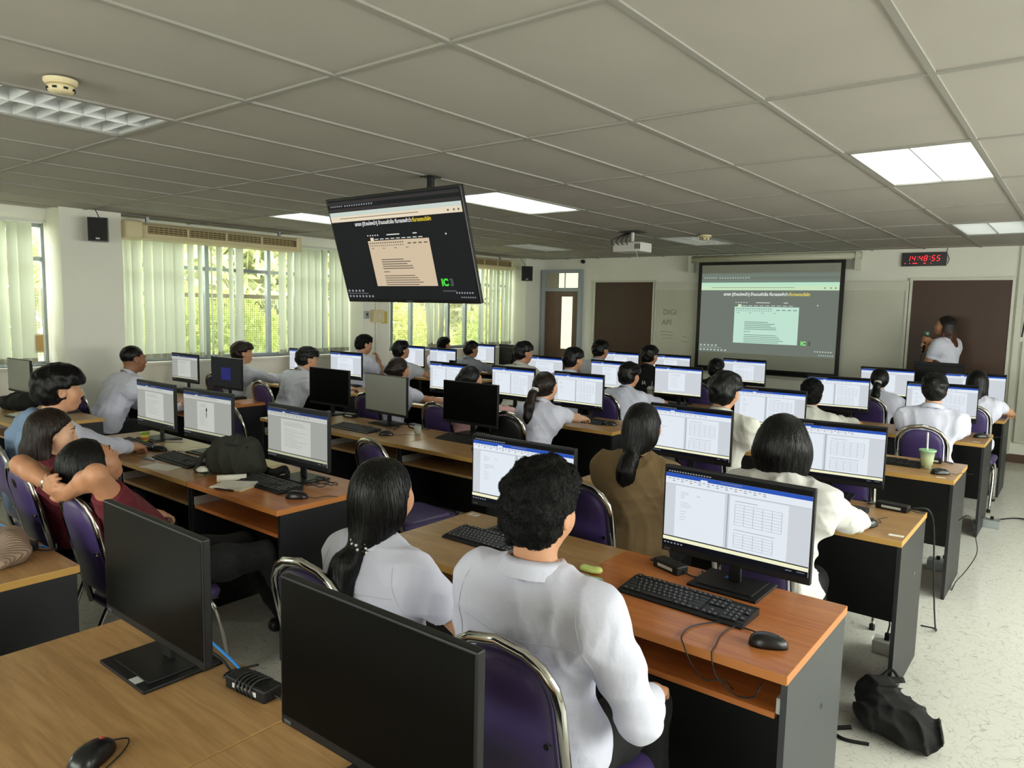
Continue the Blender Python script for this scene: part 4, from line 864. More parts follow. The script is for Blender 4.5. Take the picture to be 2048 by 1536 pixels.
# ------------------------------------------------------------------ people: smooth implicit surfaces meshed by surface nets
def _n(v): v = np.asarray(v, float); return v/(np.linalg.norm(v)+1e-12)
class Field:
    def __init__(s): s.p = []; s.post = []
    def cap(s, a, b, ra, rb=None, k=.03, op='+'):
        a = np.asarray(a, float); b = np.asarray(b, float); rb = ra if rb is None else rb
        ab = b-a; L2 = max(ab@ab, 1e-9)
        def fn(X, Y, Z):
            t = np.clip(((X-a[0])*ab[0]+(Y-a[1])*ab[1]+(Z-a[2])*ab[2])/L2, 0, 1)
            return np.sqrt((X-a[0]-ab[0]*t)**2+(Y-a[1]-ab[1]*t)**2+(Z-a[2]-ab[2]*t)**2)-(ra+(rb-ra)*t)
        r = max(ra, rb); s.p.append((fn, np.minimum(a, b)-r, np.maximum(a, b)+r, k, op)); return s
    def ell(s, c, r, R=None, k=.03, op='+'):
        c = np.asarray(c, float); r = np.asarray(r, float); R = np.eye(3) if R is None else np.asarray(R)
        def fn(X, Y, Z):
            x, y, z = X-c[0], Y-c[1], Z-c[2]
            u = (x*R[0, 0]+y*R[1, 0]+z*R[2, 0]); v = (x*R[0, 1]+y*R[1, 1]+z*R[2, 1]); w = (x*R[0, 2]+y*R[1, 2]+z*R[2, 2])
            k0 = np.sqrt((u/r[0])**2+(v/r[1])**2+(w/r[2])**2); k1 = np.sqrt((u/r[0]**2)**2+(v/r[1]**2)**2+(w/r[2]**2)**2)
            return k0*(k0-1)/(k1+1e-6)
        e = np.abs(R)@r; s.p.append((fn, c-e, c+e, k, op)); return s
    def chain(s, pts, rs, k=.02):
        for i in range(len(pts)-1): s.cap(pts[i], pts[i+1], rs[i], rs[i+1], k)
        return s
    def plane(s, p, n, k=.004):           # keep the side the normal points away from
        p = np.asarray(p, float); n = _n(n); s.post.append(lambda D, X, Y, Z: np.maximum(D, (X-p[0])*n[0]+(Y-p[1])*n[1]+(Z-p[2])*n[2])); return s
    def mesh(s, name, h, m, disp=None, offset=0.0):
        add = [p for p in s.p if p[4] == '+']
        lo = np.min([p[1] for p in add], 0)-.03-offset; hi = np.max([p[2] for p in add], 0)+.03+offset
        n = np.ceil((hi-lo)/h).astype(int)+1
        ax = [(lo[i]+h*np.arange(n[i])).astype(np.float32) for i in range(3)]
        D = np.full(n, .12, np.float32)
        for fn, a, b, k, op in s.p:
            mg = k+.012+2*h+offset
            i0 = np.clip(np.floor((a-mg-lo)/h).astype(int), 0, n); i1 = np.clip(np.ceil((b+mg-lo)/h).astype(int)+1, 0, n)
            if np.any(i1 <= i0): continue
            w = tuple(slice(i0[i], i1[i]) for i in range(3))
            X, Y, Z = ax[0][w[0]][:, None, None], ax[1][w[1]][None, :, None], ax[2][w[2]][None, None, :]
            d = fn(X, Y, Z).astype(np.float32); q = D[w]
            if op == '+':
                t = np.maximum(k-np.abs(q-d), 0)/k; D[w] = np.minimum(q, d)-t*t*k*.25
            else:
                t = np.maximum(k-np.abs(q+d), 0)/k; D[w] = np.maximum(q, -d)+t*t*k*.25
        X, Y, Z = ax[0][:, None, None], ax[1][None, :, None], ax[2][None, None, :]
        if offset: D -= offset
        if disp is not None: D -= disp(X, Y, Z).astype(np.float32)
        for f in s.post: D = f(D, X, Y, Z)
        return surface_nets(name, D, lo, h, m)
def surface_nets(name, D, lo, h, m):
    D = np.pad(D, 1, constant_values=1.0); lo = np.asarray(lo)-h
    S = D < 0; n = D.shape
    c8 = np.zeros(tuple(k-1 for k in n), np.int8)
    for i in (0, 1):
        for j in (0, 1):
            for k in (0, 1): c8 += S[i:n[0]-1+i, j:n[1]-1+j, k:n[2]-1+k]
    act = (c8 > 0) & (c8 < 8)
    idx = np.argwhere(act)
    vid = np.full(act.shape, -1, np.int64); vid[act] = np.arange(len(idx))
    acc = np.zeros((len(idx), 3)); cnt = np.zeros(len(idx)); I, J, K = idx.T
    corners = [(i, j, k) for i in (0, 1) for j in (0, 1) for k in (0, 1)]
    val = {c: D[I+c[0], J+c[1], K+c[2]] for c in corners}
    for c in corners:
        for a in range(3):
            if c[a] == 0:
                e = list(c); e[a] = 1; e = tuple(e); v0, v1 = val[c], val[e]
                x = (v0 < 0) != (v1 < 0); t = np.where(x, v0/(v0-v1+1e-12), 0)
                p = np.array(c, float)[None, :]+np.zeros((len(idx), 3)); p[:, a] += t
                acc += p*x[:, None]; cnt += x
    V = (acc/cnt[:, None]+idx)*h+lo
    F = []
    for a in range(3):
        b, c = (a+1) % 3, (a+2) % 3
        sl0 = [slice(None)]*3; sl1 = [slice(None)]*3; sl0[a] = slice(0, -1); sl1[a] = slice(1, None)
        A, B = S[tuple(sl0)], S[tuple(sl1)]
        E = np.argwhere(A != B)
        E = E[(E[:, b] > 0) & (E[:, c] > 0) & (E[:, b] < n[b]-1) & (E[:, c] < n[c]-1)]
        ins = A[tuple(E.T)]
        def g(db, dc):
            q = E.copy(); q[:, b] -= db; q[:, c] -= dc; return vid[tuple(q.T)]
        q = np.stack([g(1, 1), g(0, 1), g(0, 0), g(1, 0)], 1)
        q[~ins] = q[~ins][:, ::-1]; F.append(q)
    F = np.concatenate(F)
    # one relaxation pass
    acc = np.zeros_like(V); cnt = np.zeros(len(V))
    for i in range(4):
        for j in (1, 3):
            np.add.at(acc, F[:, i], V[F[:, (i+j) % 4]]); np.add.at(cnt, F[:, i], 1)
    V = V*.5+.5*acc/np.maximum(cnt, 1)[:, None]
    return new_mesh(name, V, F, True, [m])
def basis(f, up=(0, 0, 1)):
    """columns: right, forward, up"""
    f = _n(f); r = _n(np.cross(f, up)); u = np.cross(r, f); return np.stack([r, f, u], 1)
def euler(yaw, pitch, roll=0):
    """yaw about z (left +), pitch up +, roll"""
    cy, sy, cp, sp, cr, sr = math.cos(yaw), math.sin(yaw), math.cos(pitch), math.sin(pitch), math.cos(roll), math.sin(roll)
    Rz = np.array([[cy, -sy, 0], [sy, cy, 0], [0, 0, 1]]); Rx = np.array([[1, 0, 0], [0, cp, -sp], [0, sp, cp]]); Ry = np.array([[cr, 0, sr], [0, 1, 0], [-sr, 0, cr]])
    return Rz@Rx@Ry
SKINS = {k: mat('skin_'+k, c, .48, noise=(30, .05, (1, 1, 1))) for k, c in dict(a=(206, 152, 118), b=(188, 134, 100), c=(150, 104, 76), d=(216, 168, 138)).items()}
def hair_mat(name, col, curly=False):
    if name in MATS: return MATS[name]
    m = bpy.data.materials.new(name); m.use_nodes = True; MATS[name] = m; nt = m.node_tree; N = nt.nodes; L = nt.links; p = N['Principled BSDF']
    tc = N.new('ShaderNodeTexCoord'); mp = N.new('ShaderNodeMapping'); mp.inputs['Scale'].default_value = (60, 60, 60) if curly else (110, 110, 7)
    nz = N.new('ShaderNodeTexNoise'); nz.inputs['Scale'].default_value = 1.6; nz.inputs['Detail'].default_value = 4; nz.inputs['Distortion'].default_value = 1.5 if curly else .3
    L.new(tc.outputs['Object'], mp.inputs[0]); L.new(mp.outputs[0], nz.inputs['Vector'])
    r = N.new('ShaderNodeValToRGB'); c = srgb(*col); e = r.color_ramp.elements
    e[0].position = .35; e[0].color = (c[0]*.3, c[1]*.3, c[2]*.3, 1); e[1].position = .7; e[1].color = (c[0]*1.3, c[1]*1.3, c[2]*1.3, 1)
    L.new(nz.outputs[0], r.inputs[0]); L.new(r.outputs[0], p.inputs['Base Color'])
    b = N.new('ShaderNodeBump'); b.inputs['Strength'].default_value = .8; b.inputs['Distance'].default_value = .004; L.new(nz.outputs[0], b.inputs['Height']); L.new(b.outputs[0], p.inputs['Normal'])
    p.inputs['Roughness'].default_value = .6 if curly else .36; p.inputs['Specular IOR Level'].default_value = .15 if curly else .28; return m
HM = dict(k=hair_mat('hair_black', (17, 16, 16)), n=hair_mat('hair_brown', (42, 29, 23)), kc=hair_mat('hair_black_curly', (17, 16, 16), True), rb=hair_mat('hair_dyed', (96, 48, 26)))
_m = HM['rb'].node_tree; _p = _m.nodes['Principled BSDF']; _l = _p.inputs['Base Color'].links[0].from_socket   # dark roots, reddish dyed lengths
_tc = _m.nodes.new('ShaderNodeTexCoord'); _sp = _m.nodes.new('ShaderNodeSeparateXYZ'); _mr = _m.nodes.new('ShaderNodeMapRange'); _mr.inputs[1].default_value = 1.42; _mr.inputs[2].default_value = 1.60; _mx = _m.nodes.new('ShaderNodeMixRGB'); _mx.inputs[2].default_value = (.012, .009, .008, 1)
_m.links.new(_tc.outputs['Object'], _sp.inputs[0]); _m.links.new(_sp.outputs[2], _mr.inputs[0]); _m.links.new(_mr.outputs[0], _mx.inputs[0]); _m.links.new(_l, _mx.inputs[1]); _m.links.new(_mx.outputs[0], _p.inputs['Base Color'])
def cloth(name, col, rough=.85, amt=.03):
    return mat('cloth_'+name, col, rough, noise=(9, amt, (1, 1, 1)), bump=(26, .5, (1, 1, .5), .008))
CL = dict(white=cloth('white', (216, 217, 235)), warm=cloth('warmwhite', (218, 217, 208)), grey=cloth('greywhite', (204, 205, 216)), blueg=cloth('greyblue', (150, 152, 166)), khaki=cloth('khaki', (138, 114, 80)), maroon=cloth('maroon', (98, 22, 36)), denim=cloth('denim', (128, 152, 184)),
          black=cloth('black', (16, 16, 18)), pink=cloth('pink', (206, 160, 158)), hood=cloth('hoodie', (218, 216, 214)), trou=cloth('trousers', (17, 18, 20)), skirt=cloth('skirt', (20, 16, 18)))
M_EYEW = mat('eye_white', (220, 214, 206), .3); M_EYEB = mat('iris', (30, 20, 14), .2); M_LIP = mat('lips', (176, 96, 88), .45); M_BROW = mat('eyebrow', (34, 26, 22), .8)
def seam_noise(seed, amp):
    r = np.random.default_rng(seed); ph = r.uniform(0, 6.28, 12)
    def d(X, Y, Z):
        rg = lambda t: (1-np.abs(np.sin(t)))**2
        m1 = .5+.5*np.sin(9*X+7*Z+ph[0])*np.sin(8*Y-9*Z+ph[1]); m2 = .5+.5*np.sin(10*X-8*Z+ph[2])*np.sin(9*Y+7*Z+ph[3])
        a = rg(26*Z+19*X+9*Y+2.2*np.sin(11*X-9*Z+ph[4])+ph[5])*m1; b = rg(24*Z-23*X+11*Y+2.2*np.sin(12*Y+10*Z+ph[6])+ph[7])*m2
        c = rg(30*X+26*Y+8*Z+2*np.sin(11*Z+ph[8])+ph[9])*(1-m1); e = np.sin(31*X+27*Z+5*np.sin(15*Y+ph[10]))
        return amp*(2.0*a+2.0*b+1.5*c+.25*e-.9)
    return d
def hair_noise(seed, amp, fr):
    r = np.random.default_rng(seed); ph = r.uniform(0, 6.28, 8)
    def d(X, Y, Z):
        q = fr
        return amp*(np.sin(q*X+2.2*np.sin(q*.7*Y+ph[0])+ph[1])*np.sin(q*Y+2*np.sin(q*.8*Z+ph[2])+ph[3])+.6*np.sin(q*1.4*Z+2*np.sin(q*X+ph[4])+ph[5]))
    return d
def strand_mesh(V, N, hc, s, n, mode, m, seed, Rh):
    """thin ribbons that follow the hair surface"""
    from mathutils.kdtree import KDTree
    r = np.random.default_rng(seed); curly = mode == 'curly'
    kd = KDTree(len(V))
    for i, v in enumerate(V): kd.insert(v, i)
    kd.balance()
    vl = (V-hc)@Rh/s; longh = mode in ('long', 'lowpony', 'pony', 'bob', 'bun')
    ok = np.where((vl[:, 2] > (-.30 if longh else -.07)) & ((vl[:, 1] < (.03 if longh else .05)) | (vl[:, 2] > .06)))[0]
    sel = ok[r.integers(0, len(ok), n)]; seg = 5; rows = np.zeros((n, seg+1, 2, 3))
    for a in range(n):
        i = sel[a]; p = V[i].copy(); lift = r.uniform(.0004, .0022 if not curly else .003); st = (.008 if curly else .011 if not longh else .02)*r.uniform(.7, 1.3)
        ang = r.uniform(0, 6.28); spin = r.uniform(.3, .8)*(1 if r.random() < .5 else -1); jit = r.normal(size=3)*.15
        for k in range(seg+1):
            nn = N[i]; d = np.array([0, 0, -1.])+jit+(0 if longh else .35)*np.array([nn[0], nn[1], 0])
            d = d-nn*(d@nn); L = math.sqrt(d@d); 
            if L < 1e-3: d = np.array([1., 0, 0]); d = d-nn*(d@nn); L = math.sqrt(d@d)
            d = d/L; w = np.array([nn[1]*d[2]-nn[2]*d[1], nn[2]*d[0]-nn[0]*d[2], nn[0]*d[1]-nn[1]*d[0]])
            if curly: d, w = d*math.cos(ang)+w*math.sin(ang), -d*math.sin(ang)+w*math.cos(ang); ang += spin
            q = p+nn*lift; ww = w*(.0013 if not curly else .0017)*(1-.75*k/seg); rows[a, k, 0] = q-ww; rows[a, k, 1] = q+ww
            p = p+d*st; co, i, _ = kd.find(p); nn = N[i]; p = p-nn*((p-V[i])@nn)
    idx = np.arange(n*(seg+1)*2).reshape(n, seg+1, 2)
    F = np.stack([idx[:, :-1, 0], idx[:, :-1, 1], idx[:, 1:, 1], idx[:, 1:, 0]], -1).reshape(-1, 4)
    return new_mesh('hair_strands', rows.reshape(-1, 3), F, True, [m])
def seam(parent, me, test, key, m, name='seam', rad=.0009):
    nv = len(me.vertices); V = np.empty(nv*3); me.vertices.foreach_get('co', V); V = V.reshape(-1, 3); N = np.empty(nv*3); me.vertices.foreach_get('normal', N); N = N.reshape(-1, 3)
    q = test(V, N); V, N = V[q], N[q]
    if len(V) < 8: return
    kk = key(V); b = np.linspace(kk.min(), kk.max(), 26); pts = []
    for i in range(25):
        z = (kk >= b[i]) & (kk <= b[i+1])
        if z.any(): pts.append(V[z].mean(0)+N[z].mean(0)*.0008)
    pts = np.array(pts); 
    for _ in range(2): pts[1:-1] = (pts[:-2]+2*pts[1:-1]+pts[2:])/4
    MB().tube([tuple(p) for p in pts], rad, 5).obj(name, m, parent, True)
def ik(S, T, l1, l2, pole):
    S, T = np.asarray(S, float), np.asarray(T, float); d = T-S; L = np.linalg.norm(d); Lm = min(max(L, abs(l1-l2)+.02), (l1+l2)*.995)
    u = d/max(L, 1e-6); T = S+u*Lm; a = (l1*l1-l2*l2+Lm*Lm)/(2*Lm); hh = math.sqrt(max(l1*l1-a*a, 0))
    p = np.asarray(pole, float); p = _n(p-u*(p@u)); return S+u*a+p*hh, T
def hand(F, wrist, d, palm_n, sc=1.0, curl=.5, spread=.10, side=1, s_only=False):
    """palm and five separate fingers; d = direction of the fingers, palm_n = out of the back of the hand"""
    d = _n(d); n = _n(np.asarray(palm_n)-d*(np.asarray(palm_n)@d)); x = np.cross(d, n)*side   # x points to the thumb side
    W = np.asarray(wrist, float); pc = W+d*.05*sc
    R = np.stack([x, d, n], 1)
    F.ell(pc, (.040*sc, .052*sc, .016*sc), R, k=.016)
    F.cap(W, pc, .024*sc, .022*sc, .02)
    for i, (off, ln) in enumerate(((.028, .072), (.010, .080), (-.009, .075), (-.027, .060))):
        b = W+d*.088*sc+x*off*sc; dd = _n(d+x*spread*(off/.03)*.6); c = curl
        p = [b]; ang = 0
        for seg, f in ((.44, .45), (.31, .8), (.25, .7)):
            ang += c*f*1.3; v = dd*math.cos(ang)-n*math.sin(ang); p.append(p[-1]+v*ln*seg*sc)
        F.chain([b-d*.02*sc]+p, [.0092*sc, .0092*sc, .0085*sc, .0078*sc, .007*sc], k=.006)
    tb = W+d*.03*sc+x*.03*sc; t1 = tb+(d*.55+x*.75-n*.25*(1+curl))*.035*sc; t2 = t1+(d*.85+x*.30-n*.45*curl)*.032*sc; t3 = t2+(d*.95+x*.05-n*.3*curl)*.022*sc
    F.chain([W+d*.02*sc+x*.015*sc, tb, t1, t2, t3], [.016*sc, .0135*sc, .011*sc, .0098*sc, .008*sc], k=.008)
def person(name, label, hx, hy, crown, body=0, lean=8, face=0, pitch=0, roll=0, female=False, skin='a', hair='short', hcol='k', top='white', sleeve='short', bottom='trou',
           lh=None, rh=None, h=.0095, seed=1, sc=1.0, hairvol=1.0, standing=False, side=0, hcurl=.5, lhd=None, rhd=None, lpole=None, rpole=None, collar=True, legs=True, hood=False, shoulder=None, recline=None, glasses=False, cat='person', foldamp=.004, neck_fwd=.02, wide=1.0, lhn=None, rhn=None, facedetail=True, pony_dx=0., pl=1., beads=False, stretch=0., hemf=.64, hemz=-.10, strands=0, seams=False):
    """hx, hy, crown: where the top of the head is in the room; body: heading of the trunk (rad, 0 = +Y), face: head heading relative to the room"""
    rt = thing(name, label, cat, (0, 0, 0), group=None)
    SKIN = SKINS[skin]; s = sc*(.95 if female else 1.0)
    cb, sb = math.cos(body), math.sin(body); Rb = np.array([[cb, -sb, 0], [sb, cb, 0], [0, 0, 1]])
    Rh = euler(face, math.radians(pitch), math.radians(roll))
    hc = np.array([hx, hy, crown])-Rh@np.array([0, -.01, .118*s])            # centre of the head
    nb = hc+Rh@np.array([0, -.02, -.10*s])-Rb@np.array([0, neck_fwd, 0])+np.array([0, 0, -.055*s])   # base of the neck
    ln = math.radians(lean)
    if standing: hipz = .92*s
    else: hipz = .555
    L = (nb[2]-hipz)/max(math.cos(ln), .3)
    axis = Rb@np.array([math.sin(math.radians(side)), math.sin(ln), math.cos(ln)]); axis = _n(axis)
    H = nb-axis*L; H[2] = hipz
    rt.location = (H[0], H[1], 0)
    O = np.array([H[0], H[1], 0.]); hc = hc-O; nb = nb-O; H = H-O
    ax = _n(nb-H); Rt = np.stack([_n(np.cross(Rb@np.array([0, 1., 0]), ax)), None or _n(np.cross(ax, _n(np.cross(Rb@np.array([0, 1., 0]), ax)))), ax], 1)
    # Rt columns: right, forward, spine axis
    X, Yf = Rt[:, 0], Rt[:, 1]
    sw = (shoulder or (.165 if female else .185))*sc*wide
    tor = L
    sh = nb-ax*.055*s
    SL, SR = sh-X*sw-Yf*.005, sh+X*sw-Yf*.005
    def T(f, lat=0, fw=0): return H+ax*tor*f+X*lat+Yf*fw
    toA = lambda p, df: (np.asarray(p, float)-O) if p is not None else df
    l1, l2 = .285*s, .25*s
    dl = H+Rb@np.array([-.16, .36, .12]); dr = H+Rb@np.array([.16, .36, .12])
    TL_, TR_ = toA(lh, dl), toA(rh, dr)
    EL, WL = ik(SL, TL_, l1, l2, lpole if lpole is not None else (-X*.6-Yf*.3+np.array([0, 0, -1.])))
    ER, WR = ik(SR, TR_, l1, l2, rpole if rpole is not None else (X*.6-Yf*.3+np.array([0, 0, -1.])))
    def torso(F, e=0.0, hips=True):
        w = wide
        if hips: F.ell(T(.04, 0, -.005), (.165*s*w+e, .125*s+e, .12*s+e), Rt, .05)
        F.ell(T(.34, 0, -.005), (.138*s*w+e, .108*s+e, .19*s+e), Rt, .06)
        F.ell(T(.68, 0, -.008), (.150*s*w+e, .112*s+e, .17*s+e), Rt, .06)
        F.cap(SL-ax*.005+X*.02, SR-ax*.005-X*.02, .058*s+e, None, .05)
        F.cap(SL+X*.03-ax*.06, SR-X*.03-ax*.06, .075*s+e, None, .05)
        F.cap(nb-ax*.01, SL+X*.05, .05*s+e, .05*s+e, .04); F.cap(nb-ax*.01, SR-X*.05, .05*s+e, .05*s+e, .04)
        if female: F.ell(T(.66, -.065, .08), (.06+e, .055+e, .06+e), Rt, .05); F.ell(T(.66, .065, .08), (.06+e, .055+e, .06+e), Rt, .05)
    # ---- body
    B = Field(); torso(B, -.006)
    B.cap(nb-ax*.02, hc+Rh@np.array([0, -.028, -.05*s]), .058*s*(.9 if female else 1), .052*s*(.9 if female else 1), .025)
    g = lambda x, y, z: hc+Rh@(np.array([x, y, z])*s)
    def he(c, r, k=.02, op='+'): B.ell(g(*c), np.array(r)*s, Rh, k, op)
    he((0, -.012, .028), (.074, .094, .086), .03); he((0, .034, -.03), (.060, .062, .082), .035); he((0, .058, -.092), (.026, .026, .022), .025)
    he((-.042, .05, -.025), (.026, .03, .034), .03); he((.042, .05, -.025), (.026, .03, .034), .03)
    if facedetail:
        he((-.031, .100, .006), (.019, .012, .010), .012, '-'); he((.031, .100, .006), (.019, .012, .010), .012, '-')
        B.cap(g(0, .088, .008), g(0, .106, -.032), .007*s, .0115*s, .012); he((-.011, .097, -.036), (.008, .009, .007), .008); he((.011, .097, -.036), (.008, .009, .007), .008)
        B.cap(g(-.036, .083, .022), g(.036, .083, .022), .010*s, None, .014)
        B.cap(g(-.018, .088, -.062), g(.018, .088, -.062), .0075*s, None, .008); B.cap(g(-.014, .088, -.072), g(.014, .088, -.072), .008*s, None, .008)
    for q in (-1, 1): he((q*.077, -.004, -.008), (.011, .021, .032), .010); he((q*.083, .0, -.008), (.006, .011, .018), .006, '-')
    k = .9 if female else 1.0
    for S_, E_, W_, sd, dirv, nv in ((SL, EL, WL, 1, lhd, lhn), (SR, ER, WR, -1, rhd, rhn)):
        B.chain([S_, (S_+E_)/2, E_], [.052*s*k, .046*s*k, .038*s*k], k=.03)
        fa = _n(W_-E_); B.chain([E_, E_+(W_-E_)*.35, W_], [.038*s*k, .040*s*k, .026*s*k], k=.02)
        dd = fa if dirv is None else _n(dirv)
        hand(B, W_, dd, np.array([0, 0, 1.]) if nv is None else nv, s*.95, hcurl, .12, sd)
    if not legs:
        pass
    me = B.mesh('body', h, SKIN); obj('body', me, rt)
    # ---- head details
    if facedetail:
        for q in (-1, 1):
            e = MB().lathe([(.0001, -.0115), (.0085, -.0075), (.0115, 0), (.0085, .0075), (.0001, .0115)], 12).mesh('eye', M_EYEW, smooth=True)
            o = obj('eye', e, rt, tuple(g(q*.031, .0775, .004)), Matrix(Rh.tolist()).to_euler()); o.scale = (s*1.15, s, s*.75)
            i = MB().lathe([(.0001, -.001), (.0052, -.001), (.0050, .0012), (.0001, .002)], 12, (0, .0112, 0), 'y').obj('iris', M_EYEB, o)
            MB().tube([tuple(g(q*.016, .0935, .024)), tuple(g(q*.032, .0925, .029)), tuple(g(q*.05, .078, .024))], [.003*s, .0035*s, .0015*s], 6).obj('eyebrow', M_BROW, rt, True)
        MB().tube([tuple(g(-.021, .087, -.066)), tuple(g(-.008, .0965, -.064)), tuple(g(.008, .0965, -.064)), tuple(g(.021, .087, -.066))], [.002*s, .0048*s, .0048*s, .002*s], 8).tube([tuple(g(-.018, .087, -.0695)), tuple(g(0, .0965, -.073)), tuple(g(.018, .087, -.0695))], [.002*s, .0055*s, .002*s], 8).obj('lips', M_LIP, rt, True)
    # ---- hair
    Hf = Field(); hv = hairvol*(1.05 if hair in ('short', 'fluffy') else 1)
    def hh(c, r, k=.02, op='+'): Hf.ell(g(*c), np.array(r)*s, Rh, k, op)
    hh((0, -.016, .034), (.083*hv, .100*hv, .090*hv), .02)
    hn = None; hm = HM[hcol]
    front = lambda z0, y0: Hf.post.append(lambda D, X, Y, Z: np.maximum(D, _face_cut(X, Y, Z, hc, Rh, s, z0, y0)))
    if hair == 'fade':
        Hf.p = []; hh((0, -.016, .036), (.0765, .096, .087), .02); front(.040, .045); hn = hair_noise(seed, .0012, 160)
        Hf.post.append(lambda D, X, Y, Z: np.maximum(D, _nape(X, Y, Z, hc, Rh, s, -.062)))
    elif hair in ('short', 'curly', 'fluffy'):
        if hair == 'fluffy': hh((0, .02, .055), (.088*hv, .085*hv, .068*hv), .03); hh((0, .075, .05), (.06, .028, .024), .02)
        if hair == 'curly': hh((0, .03, .07), (.075*hv, .07*hv, .06*hv), .03)
        if hair == 'short': hh((0, .035, .06), (.074*hv, .07*hv, .055*hv), .03)
        hh((0, -.055, -.02), (.070*hv, .058*hv, .066), .03)
        front(.038 if hair != 'fluffy' else .026, .06 if hair != 'fluffy' else .07)
        Hf.post.append(lambda D, X, Y, Z: np.maximum(D, _nape(X, Y, Z, hc, Rh, s, -.075 if hair == 'curly' else -.082 if hair != 'fluffy' else -.09)))
        hn = hair_noise(seed, .0055 if hair == 'curly' else .004, 78 if hair == 'curly' else 60)
        if hair == 'curly': hm = HM['kc']
    elif hair == 'bob':
        hh((0, -.03, -.03), (.100*hv, .095*hv, .10), .05); hh((-.055, .0, -.08), (.048, .07, .085), .05); hh((.055, .0, -.08), (.048, .07, .085), .05); hh((0, -.05, -.10), (.09, .055, .09), .05)
        front(.055, .035); hn = hair_noise(seed, .002, 45)
    elif hair == 'long':
        hh((0, -.045, -.05), (.088*hv, .075*hv, .12), .05); hh((-.062, .005, -.07), (.026, .055, .10), .04); hh((.062, .005, -.07), (.026, .055, .10), .04)
        front(.055, .03); hn = hair_noise(seed, .0018, 50)
        bk = -Rb@np.array([0, 1., 0]); p0 = g(0, -.065, -.10); Hf.chain([p0, p0+bk*.03+np.array([0, 0, -.12]), p0+bk*.02+np.array([0, 0, -.26])], [.068*s, .062*s, .035*s], .05)
        for q in (-1, 1): p1 = g(q*.07, 0, -.12); Hf.chain([p1, p1+X*q*.01+np.array([0, 0, -.13])], [.026, .018], .03)
    elif hair in ('pony', 'lowpony', 'bun'):
        hh((0, -.035, -.005), (.078*hv, .086*hv, .085), .03); front(.055, .035); hn = hair_noise(seed, .0012, 55)
        for q in (-1, 1): hh((q*.06, .012, .0), (.022, .05, .05), .02)
        bk = -Rb@np.array([0, 1., 0])
        if hair == 'pony':
            p0 = g(0, -.112, -.02); sv = X*pony_dx; Hf.chain([g(0, -.09, -.015), p0, p0+bk*.045+np.array([0, 0, -.03]), p0+bk*.085+sv*.4+np.array([0, 0, -.12]), p0+bk*.10+sv*.8+np.array([0, 0, -.20]), p0+bk*.09+sv+np.array([0, 0, -.30])], [.03, .021, .031, .037, .032, .010], .02)
            tie = p0+bk*.012
        elif hair == 'lowpony':
            hh((0, -.034, -.045), (.083*hv, .080*hv, .080), .04); sv = X*pony_dx
            p0 = g(0, -.10, -.135)+bk*.02; Hf.chain([g(0, -.045, -.06), g(0, -.08, -.10), p0], [.072, .056, .027], .03); Hf.chain([p0, p0+bk*.045*pl+sv*.2+np.array([0, 0, -.05*pl]), p0+bk*.075*pl+sv*.5+np.array([0, 0, -.14*pl]), p0+bk*.08*pl+sv*.8+np.array([0, 0, -.23*pl]), p0+bk*.065*pl+sv+np.array([0, 0, -.32*pl])], [.026, .040, .047, .042, .012], .02)
            tie = p0
        else:
            p0 = g(-.02, -.11, .0); Hf.ell(p0, (.042, .036, .038), None, .02); hn = hair_noise(seed, .003, 70); tie = None
        if tie is not None:
            r0 = .027 if hair == 'pony' else .030
            t = _n(np.array([0, 0, -1.])+bk*.5); a = _n(np.cross(t, X)); 
            if beads:
                for j in range(3):
                    for u in np.linspace(0, 2*PI, 15)[:-1]: MB().lathe([(.0001, -.005), (.004, -.003), (.0052, 0), (.004, .003), (.0001, .005)], 8).obj('hair_bead', M_WHITE if (j+int(u*3)) % 2 else M_BLACK2, rt, True, loc=tuple(tie+t*(.011*(j-1))+.034*(math.cos(u+j*.2)*X+math.sin(u+j*.2)*a)))
            for j in range(0 if beads else 2):
                c0 = tie+t*(.013*(j-.5)); ring = [tuple(c0+r0*(math.cos(u)*X+math.sin(u)*a)) for u in np.linspace(0, 2*PI, 17)[:-1]]
                MB().tube(ring, .0055, 6, closed=True).obj('hair_tie', mat('hair_tie_dark', (40, 36, 40), .6) if seed % 2 else M_WHITE, rt, True)
    if hair in ('bob', 'long', 'lowpony', 'pony'):
        h0 = hn
        def hn(X_, Y_, Z_, h0=h0):
            ph = np.arctan2(Y_-hc[1], X_-hc[0]); zz = Z_-hc[2]
            return h0(X_, Y_, Z_)*.6+.0016*np.sin(31*ph+2.5*np.sin(14*zz+seed)+seed)+.0010*np.sin(47*ph-1.5*np.sin(18*zz))
    o = obj('hair', Hf.mesh('hair', min(h, .008), hm, hn), rt)
    if strands:
        me_ = o.data; nvv = len(me_.vertices); V_ = np.empty(nvv*3); me_.vertices.foreach_get('co', V_); V_ = V_.reshape(-1, 3); N_ = np.empty(nvv*3); me_.vertices.foreach_get('normal', N_); N_ = N_.reshape(-1, 3)
        obj('hair_strands', strand_mesh(V_, N_, hc, s, strands, hair, hm, seed, Rh), o)['kind'] = 'stuff'
    if glasses:
        for q in (-1, 1):
            MB().tube([tuple(g(q*(.033+.024*math.cos(u)), .103, .004+.019*math.sin(u))) for u in np.linspace(0, 2*PI, 15)[:-1]], .0016, 5, closed=True).tube([tuple(g(q*.057, .10, .008)), tuple(g(q*.08, .0, .008))], .0016, 5).obj('glasses_rim', M_BLACK2, rt)
    # ---- top
    C = Field(); ev = .012 if top != 'hood' else .024; torso(C, ev)
    if not standing: C.ell(T(.06, 0, -.01), (.172*s*wide+ev, .132*s+ev, .11*s), Rt, .05)
